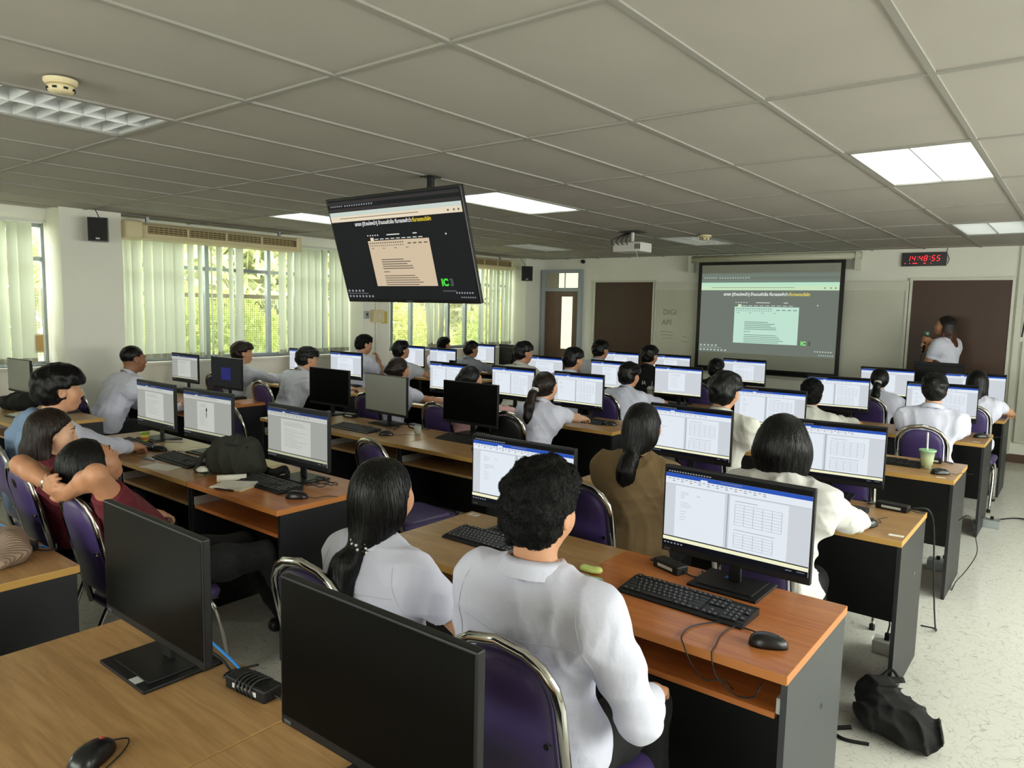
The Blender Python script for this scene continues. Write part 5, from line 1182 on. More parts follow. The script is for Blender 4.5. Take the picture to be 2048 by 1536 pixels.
    for S_, E_, W_ in ((SL, EL, WL), (SR, ER, WR)):
        if sleeve == 'short':
            q = S_+(E_-S_)*(hemf+.03); C.chain([S_, (S_+q)/2, q], [.062*s*k, .064*s*k, .062*s*k], k=.035)
            n = _n(E_-S_); q2 = S_+(E_-S_)*hemf
            C.post.append(lambda D, X_, Y_, Z_, q2=q2, n=n: np.maximum(D, np.where((X_-q2[0])**2+(Y_-q2[1])**2+(Z_-q2[2])**2 < .11**2, (X_-q2[0])*n[0]+(Y_-q2[1])*n[1]+(Z_-q2[2])*n[2], -1)))
        else:
            b = .012 if top == 'hood' else 0
            C.chain([S_, (S_+E_)/2, E_], [.062*s*k+b, .058*s*k+b, .052*s*k+b], k=.035); we = E_+(W_-E_)*.9
            C.chain([E_, (E_+we)/2, we], [.052*s*k+b, .047*s*k+b, .040*s*k+b], k=.03)
    if hood: C.cap(nb-Yf*.05-X*.06, nb-Yf*.05+X*.06, .05, None, .04); C.cap(nb-Yf*.085-ax*.05-X*.04, nb-Yf*.085-ax*.05+X*.04, .05, None, .04)
    ncp = nb+ax*(.012 if collar else .0)
    C.post.append(lambda D, X_, Y_, Z_: np.maximum(D, np.where((X_-nb[0])**2+(Y_-nb[1])**2+(Z_-nb[2])**2 < .072**2, (X_-ncp[0])*ax[0]+(Y_-ncp[1])*ax[1]+(Z_-ncp[2])*ax[2], -1)))
    hem = T(hemz if not standing else -.12); C.plane(hem, -np.array([0, 0, 1.]))
    tm_ = CL[top if top != 'hood' else 'hood']
    so = obj('shirt' if top not in ('hood', 'denim') else 'hoodie', C.mesh('shirt', h, tm_, seam_noise(seed, foldamp)), rt)
    if seams:
        ym = T(.76); so_me = so.data
        sm_ = mat(tm_.name+'_seam', [int(c*.9) for c in dict(white=(220, 222, 234), warm=(218, 217, 208), khaki=(138, 114, 80)).get(top, (200, 200, 200))], .9)
        seam(so, so_me, lambda V, N: (np.abs((V-ym)@ax) < h*.7) & ((N@Yf) < -.25) & (np.abs((V-ym)@X) < sw*.98), lambda V: V@X, sm_, 'yoke_seam')
        for q in (-1, 1):
            c_ = (SR if q > 0 else SL)-X*q*.012; nx = _n(X*q+ax*.25)
            seam(so, so_me, lambda V, N: (np.abs((V-c_)@nx) < h*.7) & ((V-c_)@Yf < .03) & ((V-c_)@ax > -.17), lambda V: V@ax, sm_, 'armhole_seam')
    if collar:
        K = Field(); tl = _n(ax+Yf*.28); c0 = nb+ax*.022+Yf*.004
        r0 = .066*s*(.92 if female else 1)
        u1 = X; u2 = _n(np.cross(tl, X))
        mb = MB(); n = 28; rows = ((.0, -.040), (.002, .014), (.006, .021), (.018, .006), (.030, -.022))
        V = []
        for dr, dz in rows:
            for j in range(n):
                u = 2*PI*j/n; opn = max(0, math.cos(u-(-PI/2 if u2@Yf < 0 else PI/2)))**6
                V.append(tuple(c0+(r0+dr)*(math.cos(u)*u1+math.sin(u)*u2)+tl*(dz-.02*opn)))
        Fc = [(i*n+j, i*n+(j+1) % n, (i+1)*n+(j+1) % n, (i+1)*n+j) for i in range(len(rows)-1) for j in range(n)]
        mb.add(V, Fc); mb.obj('collar', tm_, so, True)
    # ---- legs
    if legs:
        Lg = Field(); bm_ = CL[bottom]
        Lg.ell(T(.03, 0, -.005), (.170*s*wide, .130*s, .115*s), Rt, .05)
        for q in (-1, 1):
            if standing:
                hp = H+X*q*.085; kn = np.array([hp[0], hp[1], .48])+Rb@np.array([0, .02, 0]); an = np.array([hp[0], hp[1], .08])
                Lg.chain([hp, kn, an], [.088, .062, .05], k=.03)
            else:
                hp = H+Rb@np.array([q*.085, 0, -.02]); kn = H+Rb@np.array([q*(.10 if not female else .075), .41*s, -.045]); an = H*1.0+Rb@np.array([q*.10, .40*s+.02+stretch, 0]); an[2] = .085
                Lg.chain([hp, (hp+kn)/2, kn], [.088*s, .080*s, .062*s], k=.04); Lg.chain([kn, (kn+an)/2, an], [.062*s, .058*s, .046*s], k=.03)
                if bottom == 'skirt': Lg.cap(hp, (hp+kn)/2+Rb@np.array([-q*.04, .06, 0]), .09, .085, .06)
            sv = Rb@np.array([q*.03, 1., 0]); ft = MB()
            f = Field(); a0 = np.array([an[0], an[1], .035]); f.chain([a0-sv*.05, a0+sv*.06, a0+sv*.17], [.038, .040, .030], k=.02); f.plane((0, 0, .003), (0, 0, -1))
            obj('shoe', f.mesh('shoe', .014, mat('shoe_black', (26, 26, 28), .4)), rt)
        obj('skirt' if bottom == 'skirt' else 'trousers', Lg.mesh('trousers', max(h, .012), bm_, seam_noise(seed+9, .003)), rt)
    rt['_nb'] = 0
    del rt['_nb']
    return dict(root=rt, O=O, hc=hc, nb=nb, H=H, Rt=Rt, Rh=Rh, g=g, WL=WL, WR=WR, EL=EL, ER=ER, shirt=so)
def _loc(X, Y, Z, hc, Rh, s):
    x, y, z = X-hc[0], Y-hc[1], Z-hc[2]
    return ((x*Rh[0, 0]+y*Rh[1, 0]+z*Rh[2, 0])/s, (x*Rh[0, 1]+y*Rh[1, 1]+z*Rh[2, 1])/s, (x*Rh[0, 2]+y*Rh[1, 2]+z*Rh[2, 2])/s)
def _face_cut(X, Y, Z, hc, Rh, s, z0, y0):
    """carve the face and ears out of a hair volume"""
    u, v, w = _loc(X, Y, Z, hc, Rh, s)
    if y0 < .04: d1 = v-(.004+1.05*np.clip(w+.008, 0, .1))            # centre parting: hairline slants from the ear to the brow
    else: d1 = np.minimum(v-.030, z0-w)                             # in front of the temples and below the fringe
    d2 = np.minimum(np.minimum(v+.028, .012-w), np.minimum(w+.055, .03-v))  # around the ears
    d2 = np.minimum(d2, np.abs(u)-.066)
    d3 = np.minimum(v-y0*.2, .0-w)-.0
    return np.maximum(np.maximum(d1, d2 if y0 > .036 else d1), d1)*s
def _nape(X, Y, Z, hc, Rh, s, z0):
    u, v, w = _loc(X, Y, Z, hc, Rh, s); return (z0-w)*s
# ------------------------------------------------------------------ the people in the room
def desk_hands(x, row, dx=.12, dy=.14): y = ROWY[row]+dy; return dict(lh=(x-dx, y, .785), rh=(x+dx, y, .785))
PP = {}
def P(key, label, hx, hy, crown, **k):
    row = k.pop('row', None); cdx = k.pop('cdx', 0); cdy = k.pop('cdy', .06); crz = k.pop('crz', None); clabel = k.pop('clabel', None); cblack = k.pop('cblack', False)
    if row:
        for a, b in desk_hands(hx, row).items(): k.setdefault(a, b)
    r = person('person', label, hx, hy, crown, **k); PP[key] = r
    if clabel:
        b = k.get('body', 0) if crz is None else crz
        chair(r['O'][0]+cdx, r['O'][1]+cdy, b, clabel, cblack)
    return r
P('P25', 'short curly-haired man in a long-sleeved white shirt, closest to the camera', -1.06, 1.46, 1.315, face=.12, hemz=-.2, lean=-8, skin='a', hair='curly', sleeve='long', lh=(-1.2, 1.72, .66), rh=(-.86, 1.74, .66), h=.0068, strands=2000, seams=True, seed=11, wide=1.03, foldamp=.003, hairvol=1.13, clabel='purple chair with a chrome frame under the closest man in white', cdx=.02, cdy=.05, crz=.06, neck_fwd=.0)
P('P26', 'girl with a long low black ponytail in a short-sleeved white blouse', -1.67, 1.47, 1.235, face=.12, lean=-8, pitch=4, female=True, skin='a', hair='lowpony', lh=(-1.8, 1.85, .68), rh=(-1.46, 1.84, .69), h=.007, strands=1800, seams=True, pony_dx=-.05, beads=True, hairvol=1.07, seed=12, clabel='purple chair under the girl with the long low ponytail, nearest rows', cdx=-.13, cdy=.06, crz=.05, foldamp=.003)
P('P23', 'woman in a khaki brown shirt with a low black ponytail', -1.63, 3.07, 1.275, face=.05, lean=6, female=True, hair='lowpony', pl=.45, top='khaki', sleeve='long', skin='a', row='C', h=.0085, strands=900, seams=True, seed=14, foldamp=.005, clabel='purple chair under the woman in the khaki shirt', cdx=-.10, cdy=.0, wide=1.1)
P('P24', 'woman with a black bob in a thick white hoodie holding a mouse', -.97, 3.07, 1.272, face=.25, lean=6, female=True, hair='bob', top='hood', sleeve='long', skin='d', lh=(-1.1, 3.58, .785), rh=(-.74, 3.50, .785), h=.0075, strands=1500, seed=15, hood=True, collar=False, hairvol=1.24, wide=1.12, foldamp=.006, clabel='purple chair under the woman in the white hoodie', hcurl=.55)
P('P29', 'person in a maroon shirt leaning back with hands behind the head', -3.1, 1.13, 1.135, face=.12, pitch=34, lean=-41, stretch=.22, skin='b', hair='bob', top='maroon', lh=(-3.17, 1.09, .97), rh=(-3.04, 1.09, .96), lpole=np.array([-.9, -.25, .3]), rpole=np.array([.9, .38, .1]), lhd=(.6, -.3, .2), rhd=(-.6, -.3, .2), lhn=(0, -1, 0), rhn=(0, -1, 0), h=.0072, strands=1500, seed=17, collar=True, hairvol=1.0, wide=1.05, clabel='purple chair under the person leaning back in maroon', cdx=0, cdy=-.07)
P('P28', 'long-haired girl in a maroon shirt with an earring, seen in profile', -3.85, 1.33, 1.185, face=-.38, pitch=-6, lean=-22, female=True, skin='d', hair='long', hcol='n', top='maroon', lh=(-3.95, 1.72, .62), rh=(-3.7, 1.72, .62), h=.0075, strands=1200, seed=18, clabel='purple chair under the long-haired girl in maroon', cdy=.05)
P('P27', 'fluffy-haired boy with a pale blue hooded top over a white shirt', -4.5, 1.585, 1.325, face=-.15, lean=4, sc=1.06, skin='a', hair='fluffy', top='white', sleeve='long', lh=(-4.75, 2.06, .785), rh=(-4.62, 2.06, .785), h=.0078, strands=1300, seed=19, hairvol=1.14, clabel='purple chair under the fluffy-haired boy at left')
P('P1', 'man with cropped hair in a white shirt leaning forward by the window pillar', -6.98, 3.10, 1.285, face=.0, lean=30, skin='c', hair='fade', sleeve='long', lh=(-7.05, 3.45, .70), rh=(-6.78, 3.46, .70), h=.0085, strands=500, seams=True, seed=21, wide=1.12, sc=1.06, clabel='purple chair under the man with cropped hair at left', cdy=.1, foldamp=.006)
P('P2', 'boy with brown-black bowl hair reaching forward under the open window', -7.31, 4.42, 1.273, face=-.35, lean=16, hair='short', hcol='n', top='grey', sleeve='long', lh=(-7.4, 5.05, .80), rh=(-7.08, 5.05, .82), strands=260, seed=22, hairvol=1.1, clabel='purple chair under the boy with bowl hair', cdy=.12)
P('P3', 'hunched man in a pale grey shirt beside the dark monitor, fourth row', -6.28, 4.55, 1.262, face=-.3, lean=28, pitch=-10, hair='short', top='grey', sleeve='long', row='D', strands=260, seed=23, wide=1.15, hairvol=1.08, clabel='purple chair under the hunched man in pale grey')
P('P4', 'boy in white with his hand at his mouth before the second pillar', -7.18, 6.05, 1.33, face=-.25, lean=8, pitch=-8, hair='curly', top='white', lh=(-7.2, 6.9, .79), rh=(-7.08, 6.20, 1.0), rhd=(-.25, -.2, 1), rhn=(.3, .9, .2), strands=260, seed=24, hcurl=.8, hairvol=1.05)
P('P5', 'boy in white looking up, behind the brown-haired girl', -6.66, 6.15, 1.275, face=-.1, lean=5, pitch=14, hair='fluffy', top='grey', lh=(-6.75, 6.9, .79), rh=(-6.40, 6.75, .79), strands=260, seed=25)
P('P6', 'brown-haired girl with a bun behind the grey-glare monitor', -4.88, 4.5, 1.245, face=-.1, lean=12, female=True, hair='bun', hcol='n', skin='b', row='D', strands=260, seed=26, clabel='purple chair under the brown-haired girl with a bun')
P('P7', 'black-haired student mostly hidden behind a monitor by the far window', -7.5, 7.82, 1.258, face=0, lean=12, hair='curly', row='F', strands=260, seed=27, h=.012)
P('P8', 'boy with short-cropped sides in a grey-blue shirt by the far window', -6.85, 7.70, 1.235, face=-.25, lean=8, hair='short', top='blueg', sleeve='long', skin='b', row='F', strands=260, seed=28, h=.0105)
P('P9', 'girl in pink with dark gathered hair behind the black monitor', -4.05, 4.55, 1.218, face=-.2, lean=18, female=True, hair='bun', top='pink', sleeve='long', row='D', strands=260, seed=29, clabel='purple chair under the girl in pink')
P('P10', 'boy in a cream-white shirt with swept hair near the corner door', -4.84, 6.3, 1.345, face=-.35, lean=10, hair='fluffy', top='warm', row='E', strands=260, seed=30)
P('P11', 'boy with a black mop of hair between two lit monitors, fifth row', -4.13, 6.22, 1.315, face=-.2, lean=8, hair='fluffy', row='E', strands=260, seed=31, hairvol=1.05, h=.0105)
P('P12', 'student with glasses in a pale shirt before the brown board', -4.83, 7.9, 1.325, face=-.2, lean=8, hair='short', top='grey', row='F', strands=260, seed=32, glasses=True, hairvol=1.1, h=.0105)
P('P13', 'student with glasses in a black jacket with white letters', -4.14, 7.9, 1.292, face=-.15, lean=8, hair='short', top='black', sleeve='long', row='F', strands=260, seed=33, glasses=True, hairvol=1.1, wide=1.12, h=.0105)
P('P14', 'boy in a white shirt with a straw cup behind him, fifth row', -3.46, 6.2, 1.20, face=-.1, lean=26, hair='fluffy', row='E', strands=400, seed=34, sleeve='long', hairvol=1.08, clabel='purple chair under the boy near the clear cup')
P('P15', 'girl with a brown high ponytail in a white blouse at the keyboard', -3.25, 4.52, 1.228, face=-.12, lean=20, female=True, hair='pony', hcol='n', skin='d', lh=(-3.45, 5.05, .785), rh=(-3.20, 5.10, .80), rpole=np.array([1.3, .2, -.35]), bottom='skirt', strands=700, seed=34, h=.0085, clabel='black padded chair under the girl with the high ponytail', cblack=True, cdx=-.08, cdy=.12)
P('P16', 'student with a round head of black hair before the projection screen', -3.3, 7.92, 1.185, face=.1, lean=28, hair='short', top='black', row='F', strands=260, seed=36, h=.012, clabel='purple chair under the round-headed student before the projection screen')
P('P17', 'man with thick black hair in a wrinkled white shirt, fourth row right', -1.82, 4.52, 1.318, face=-.05, lean=8, hair='fluffy', top='warm', sleeve='long', row='D', strands=600, seams=True, seed=37, hairvol=1.1, wide=1.08, h=.0085, clabel='purple chair under the man in the wrinkled white shirt')
P('P18', 'student with wavy black hair bent low over the desk, fifth row', -1.75, 6.2, 1.172, face=.2, lean=30, hair='curly', top='warm', sleeve='long', lh=(-1.85, 6.85, .79), rh=(-1.5, 6.72, .79), rpole=np.array([1., -.2, -.4]), strands=400, seed=38, hairvol=1.06, clabel='purple chair under the wavy-haired student bent low')
P('P19', 'girl with a black ponytail and white hair tie, right side near the front', -1.59, 7.9, 1.195, face=.1, lean=22, female=True, hair='pony', lh=(-1.7, 8.4, .79), rh=(-1.36, 8.4, .79), strands=260, seed=40, h=.0105, clabel='purple chair under the girl with the white hair tie')
P('P20', 'boy in a white shirt on a purple chair, seen from behind at right', -.87, 6.2, 1.29, face=.12, lean=6, hair='short', sleeve='long', row='E', strands=500, seams=True, seed=39, hairvol=1.02, lpole=np.array([-1.1, -.3, -.8]), rpole=np.array([1.1, -.3, -.8]), h=.0085, clabel='purple chair of the boy seen from behind at right, chrome arch showing', cdy=-.02)
P('P21', 'long-haired girl in white at the far right of the front row', -.77, 7.9, 1.235, face=.15, lean=14, female=True, hair='long', lh=(-.9, 8.4, .79), rh=(-.50, 8.45, .79), rpole=np.array([1., -.3, -.4]), strands=260, seed=42, h=.0105, clabel='purple chair under the long-haired girl in the front row')
P('P22', 'presenter with long reddish hair standing and holding a microphone', -1.31, 9.92, 1.73, face=1.5, body=1.15, lean=2, pitch=8, female=True, skin='b', hair='long', hcol='rb', standing=True, lh=(-1.45, 9.875, 1.365), rh=(-1.44, 9.80, 1.43), lhd=(-.95, -.05, .25), rhd=(-.95, .05, .25), lhn=(0, 1, 0), rhn=(0, -1, 0), hcurl=1.15, seed=43, h=.0085, sc=1.06, collar=False)
# white hair cap over reddish lengths is her own: dark crown
# hooded top round the fluffy-haired boy's shoulders
r = PP['P27']; F = Field(); nb = r['nb']; Xv, Yv, Zv = r['Rt'][:, 0], r['Rt'][:, 1], r['Rt'][:, 2]
for q in (-1, 1): F.chain([nb+Xv*q*.05-Yv*.07, nb+Xv*q*.13-Yv*.04-Zv*.03, nb+Xv*q*.20-Yv*.02-Zv*.10, nb+Xv*q*.21-Yv*.10-Zv*.30], [.05, .055, .06, .05], .04)
F.chain([nb-Xv*.06-Yv*.09, nb+Xv*.06-Yv*.09], [.055, .055], .04); F.cap(nb-Yv*.10-Zv*.1-Xv*.08, nb-Yv*.12-Zv*.42-Xv*.02, .10, .09, .06); F.cap(nb-Yv*.10-Zv*.1+Xv*.08, nb-Yv*.12-Zv*.42+Xv*.02, .10, .09, .06)
for q in (-1, 1): F.chain([nb+Xv*q*.06-Yv*.02+Zv*.01, nb+Xv*q*.075+Yv*.05-Zv*.06], [.035, .03], .03)
obj('draped_hoodie', F.mesh('draped_hoodie', .0085, CL['denim'], seam_noise(77, .005)), r['root'])
# earring, watch, jacket letters, microphone
r = PP['P28']; MB().lathe([(.0001, -.006), (.006, 0), (.0001, .006)], 8).obj('earring', M_WHITE, r['root'], True, loc=tuple(r['g'](.086, -.002, -.052)))
r = PP['P29']; w = r['WL']+(r['EL']-r['WL'])*.12; d = _n(r['EL']-r['WL']); a = _n(np.cross(d, [0, 0, 1.])); b = np.cross(d, a)
MB().tube([tuple(w+.029*(math.cos(u)*a+math.sin(u)*b)) for u in np.linspace(0, 2*PI, 17)[:-1]], .008, 6, closed=True).obj('wristwatch', M_CHROME, r['root'], True)
o = obj('shirt_badge', text_mesh('shirt_badge', 'Σ', .04, M_WHITE, .001), r['root'], tuple(r['H']+(r['nb']-r['H'])*.72+r['Rt'][:, 1]*.135+r['Rt'][:, 0]*.07), Matrix(np.stack([r['Rt'][:, 0], r['Rt'][:, 2], -r['Rt'][:, 1]], 1).tolist()).to_euler()) if False else None
r = PP['P13']; o = obj('jacket_letters', text_mesh('jacket_letters', 'IA', .06, M_WHITE, .001, 'CENTER', .002), r['root'], tuple(r['H']+(r['nb']-r['H'])*.62-r['Rt'][:, 1]*.148+r['Rt'][:, 0]*.05), (PI/2-.1, 0, 0))
mk = thing('microphone', 'handheld microphone with a round greenish head, held by the presenter', 'microphone', (-1.517, 9.838, 1.43), rot=(0, .12, 0))
MB().lathe([(.001, -.14), (.011, -.14), (.014, .04), (.017, .06), (.001, .06)], 12).obj('handle', M_BLACK2, mk, True)
MB().lathe([(.001, .06), (.02, .062), (.029, .085), (.026, .108), (.001, .118)], 14).obj('grille_head', mat('mic_head', (120, 165, 140), .4, .6), mk, True)
MB().tube(spline([(0, 0, -.14), (-.01, .0, -.25), (.03, .02, -.45)]), .004, 5).obj('cable', M_CABLE, mk)
# ------------------------------------------------------------------ empty chairs
chair(-3.14, 3.02, -.1, 'empty purple chair in the gap behind the long-ponytail girl')
chair(-4.92, 3.2, -.1, 'purple chair standing behind the dark green bag')
chair(-6.55, 3.0, 0, 'placeholder') if False else None
chair(-1.0, 4.50, 0, 'empty purple chair below the monitor of the hooded woman')
# ------------------------------------------------------------------ things lying about
def brick(x, y, rz, label, wrapped=False, ln=.13):
    t = thing('power_adapter', label, 'power adapter', (x, y, DZ), rz, 'black power adapters')
    MB().box(-ln/2, ln/2, -.028, .028, 0, .034, .006).obj('adapter_body', M_BLACK, t)
    MB().box(-ln*.3, ln*.3, -.0285, -.0275, .01, .022).obj('label_strip', M_STICK, t)
    MB().tube(spline([(ln/2, 0, .015), (ln/2+.04, .01, .008), (ln/2+.06, .05, .004), (ln/2+.01, .09, .004)]), .003, 6).obj('lead', M_CABLE, t, True)
    MB().tube(spline([(-ln/2, 0, .015), (-ln/2-.03, -.01, .01), (-ln/2-.05, .03, .004), (-ln/2-.02, .09, .004)]), .003, 6).obj('lead', M_CABLE, t, True)
    if wrapped:
        for k in range(5):
            a = -.025+.014*k; MB().tube([(a+.004*math.sin(u*2), .034*math.cos(u), .018+.024*math.sin(u)) for u in np.linspace(0, 2*PI, 15)[:-1]], .003, 6, closed=True).obj('wrapped_cord', M_CABLE, t, True)
brick(-1.56, .96, .1, 'black power adapter wrapped in its cord on the nearest desk', True, .15)
brick(-1.16, 2.45, -.35, 'black power adapter left of the monitor stand on the orange desk')
brick(-.70, 3.99, -.1, 'black power adapter at the desk corner by the hooded woman', ln=.15)
brick(-4.13, 4.0, -.2, 'black power adapter under the grey-glare monitor')
brick(-4.93, 4.0, .1, 'black power adapter beside the off monitor, third row')
brick(-.735, 5.50, 0, 'small black box behind the bubble tea cup', ln=.08)
brick(-7.0, 3.95, .1, 'black power adapter between the two window-side monitors, third row')
brick(-3.13, .97, .3, 'black adapter beside the beige knitted cloth', ln=.07)
def cable(label, pts, r=.003, m=None, n=6):
    o = MB().tube(spline(pts, n), r, 6).obj('cable', m or M_CABLE, None, True); return tag(o, label, 'cable')
z = DZ+.004
cable('bright blue network cable curling over the nearest desk', [(-1.97, 1.0, z), (-1.87, 1.005, z+.02), (-1.77, 1.0, z+.015), (-1.66, .99, z), (-1.62, .96, z)], .0042, M_BLUEC)
cable('black cable with a lump beside the blue one on the nearest desk', [(-1.93, .98, z), (-1.84, .985, z+.01), (-1.75, .985, z+.006), (-1.66, .97, z), (-1.62, .99, z)], .0035)
cable('blue cable on the oak desk at the left edge', [(-3.71, 1.0, z), (-3.41, 1.01, z+.01), (-3.22, 1.01, z), (-3.10, 1.03, z)], .004, M_BLUEC)
cable('black cable running beside the knitted cloth at the left edge', [(-3.6, .95, z), (-3.4, .97, z), (-3.25, .96, z), (-3.1, .985, z)], .003)
cable('black power cable hanging from the desk corner down to the floor', [(-.63, 4.07, z), (-.56, 4.10, DZ+.004), (-.535, 4.14, .66), (-.53, 4.22, .44), (-.52, 4.28, .2), (-.52, 4.4, .03), (-.53, 4.48, .005), (-.60, 4.47, .005)], .004)
cable('thin looping black cable beside the fourth-row desk', [(-.60, 5.4, .33), (-.55, 5.4, .42), (-.50, 5.4, .44), (-.46, 5.42, .3), (-.45, 5.42, .2), (-.50, 5.4, .08), (-.54, 5.35, .02), (-.545, 5.2, .004)], .003)
cable('thin black cable drooping along the fourth-row desk side', [(-.60, 5.45, .36), (-.585, 5.42, .26), (-.57, 5.4, .17), (-.58, 5.38, .10)], .003)
for k, (x0, y0, l) in enumerate(((-3.15, 2.30, 'tangled cables behind the keyboard on the orange desk'), (-4.28, 3.86, 'tangled cables under the grey-glare monitor'), (-4.05, 5.45, 'tangled cables behind the black monitor, fourth row'), (-7.3, 4.02, 'tangled cables behind the small window-side monitor'))):
    r = random.Random(k); cable(l, [(x0+r.uniform(-.12, .14), y0+r.uniform(-.06, .1), z+r.uniform(0, .03)) for _ in range(9)], .0028)
cable('black cable on the floor beside the desks under the nearest monitors', [(-2.94, 2.3, .006), (-2.86, 2.22, .006), (-2.80, 2.12, .006), (-2.84, 2.0, .006), (-2.92, 1.97, .006)], .005)
cable('tangled black cables on the floor in the far right aisle', [(-.5, 7.3, .006), (-.35, 7.5, .006), (-.2, 7.4, .03), (-.1, 7.8, .006), (-.3, 8.1, .006), (-.1, 8.4, .006)], .006)
# keyboard and mouse leads that hang over the front of the orange desk
kb = [o for o in bpy.data.objects if o.get('label') == 'black keyboard nearest the camera, on the orange desk at right'][0]
def part_cable(root, name, pts, r=.0022):
    bpy.context.view_layer.update(); iv = root.matrix_world.inverted()
    MB().tube([iv @ Vector(p) for p in spline(pts, 6)], r, 6).obj(name, M_CABLE, root, True)
part_cable(kb, 'keyboard_lead', [(-.80, 2.135, z), (-.84, 2.11, z), (-.88, 2.04, z), (-.88, 1.96, z), (-.85, 1.908, DZ), (-.82, 1.90, .70), (-.78, 1.90, .668), (-.73, 1.92, .675), (-.72, 1.97, .63)])
mo = [o for o in bpy.data.objects if o.get('label') == 'black mouse at the corner of the orange desk on the right'][0]
for c in list(mo.children):
    if c.name.startswith('mouse_cable'): bpy.data.objects.remove(c)
part_cable(mo, 'mouse_cable', [(-.70, 2.10, z+.01), (-.74, 2.13, z), (-.78, 2.12, z), (-.79, 2.04, z), (-.775, 1.96, z), (-.765, 1.908, DZ), (-.745, 1.90, .69), (-.69, 1.90, .655), (-.64, 1.90, .665), (-.625, 1.90, .69), (-.625, 1.93, .70)])
part_cable([o for o in bpy.data.objects if str(o.get('label', '')).startswith('black keyboard on the oak desk beside the man')][0], 'keyboard_lead', [(-1.68, 2.17, z), (-1.66, 2.12, z), (-1.70, 2.05, z), (-1.72, 1.96, z)])
# bags
def soft(name, label, cat, F, h, m, seed, amp, loc=(0, 0, 0), part='fabric_body'):
    t = thing(name, label, cat, loc); obj(part, F.mesh(part, h, m, seam_noise(seed, amp)), t); return t
M_GREENBAG = cloth('bag_olive', (44, 45, 36)); M_BLKBAG = cloth('bag_black', (12, 12, 13))
F = Field(); F.ell((0, 0, .075), (.155, .085, .085), euler(.55, 0), .03); F.cap((-.11, -.065, .05), (.12, .06, .05), .06, None, .04); F.cap((-.10, -.06, .13), (.11, .06, .135), .032, .038, .04); F.plane((0, 0, .002), (0, 0, -1))
t = soft('shoulder_bag', 'dark olive shoulder bag lying on the desks of the second row', 'bag', F, .008, M_GREENBAG, 3, .007, (-3.72, 2.20, DZ)); t.scale = (.95, .95, 1.25)
MB().tube(spline([(-.12, -.07, .12), (-.15, -.13, .07), (-.15, -.17, .02), (-.11, -.16, .012), (-.05, -.13, .012)]), .014, 6, flat=.3).obj('strap', M_GREENBAG, t, True)
MB().tube(spline([(-.09, -.09, .115), (0, -.065, .14), (.12, .01, .13)]), .004, 6).obj('zip', M_BLACK, t, True)
MB().tube(spline([(.10, .12, .02), (.2, .12, .012), (.26, .16, .03), (.33, .14, .012)]), .022, 6, flat=.35).obj('loose_strap', M_BLKBAG, t, True)
F = Field(); F.ell((0, 0, .10), (.17, .14, .12), euler(.3, 0), .03); F.ell((-.09, .10, .13), (.11, .09, .13), None, .05); F.ell((.10, -.05, .08), (.10, .11, .09), None, .05); F.cap((-.1, .15, .2), (-.02, .18, .235), .035, .02, .04); F.plane((0, 0, .003), (0, 0, -1))
t = soft('backpack', 'black backpack slumped on the floor in the right aisle', 'bag', F, .009, M_BLKBAG, 8, .013, (-.50, 3.22, 0)); t.scale = (.9, .9, .68)
MB().tube(spline([(-.15, -.12, .03), (-.22, -.17, .012), (-.16, -.22, .012), (-.06, -.19, .012)]), .016, 6, flat=.3).obj('strap', M_BLKBAG, t, True); MB().tube(spline([(-.1, .16, .22), (-.06, .2, .27), (-.02, .18, .24)]), .008, 6).obj('grab_handle', M_BLKBAG, t, True)
F = Field(); F.ell((0, 0, .06), (.20, .12, .075), euler(.2, 0), .03); F.ell((.08, .02, .08), (.12, .09, .07), None, .05); F.plane((0, 0, .002), (0, 0, -1))
t = soft('black_bag', 'crumpled black bag at the far left on the window-side desk', 'bag', F, .011, M_BLKBAG, 5, .008, (-7.22, 2.24, DZ)); MB().tube(spline([(-.05, -.05, .12), (.03, -.02, .155), (.1, 0, .14)]), .008, 6).obj('handle', M_BLKBAG, t, True)
# ribbed knitted cloth
M_KNIT = mat('beige_knit', (170, 146, 128), .9); _k = M_KNIT.node_tree
_w = _k.nodes.new('ShaderNodeTexWave'); _w.inputs['Scale'].default_value = 38; _w.inputs['Distortion'].default_value = .6; _t = _k.nodes.new('ShaderNodeTexCoord'); _b = _k.nodes.new('ShaderNodeBump'); _b.inputs['Distance'].default_value = .006
_k.links.new(_t.outputs['Object'], _w.inputs['Vector']); _k.links.new(_w.outputs[0], _b.inputs['Height']); _k.links.new(_b.outputs[0], _k.nodes['Principled BSDF'].inputs['Normal'])
F = Field(); F.ell((0, 0, .05), (.16, .11, .06), euler(.4, 0), .03); F.ell((-.05, .03, .08), (.12, .09, .06), None, .05); F.ell((.06, -.02, .03), (.09, .10, .035), None, .04); F.plane((0, 0, .002), (0, 0, -1))
t = thing('knitted_cloth', 'folded beige ribbed knit on the oak desk at the left edge', 'sweater', (-3.06, .86, DZ)); t.scale = (.8, .8, .85)
obj('knit', F.mesh('knit', .006, M_KNIT, lambda X, Y, Z: .013*np.sin(26*X+14*Y)*np.sin(21*Y+8*Z)+.006*np.sin(40*X-30*Y)), t)
MB().tube(spline([(-.12, -.06, .035), (-.02, -.10, .05), (.09, -.08, .04), (.13, 0, .03)]), .006, 6).obj('hem', M_KNIT, t, True)
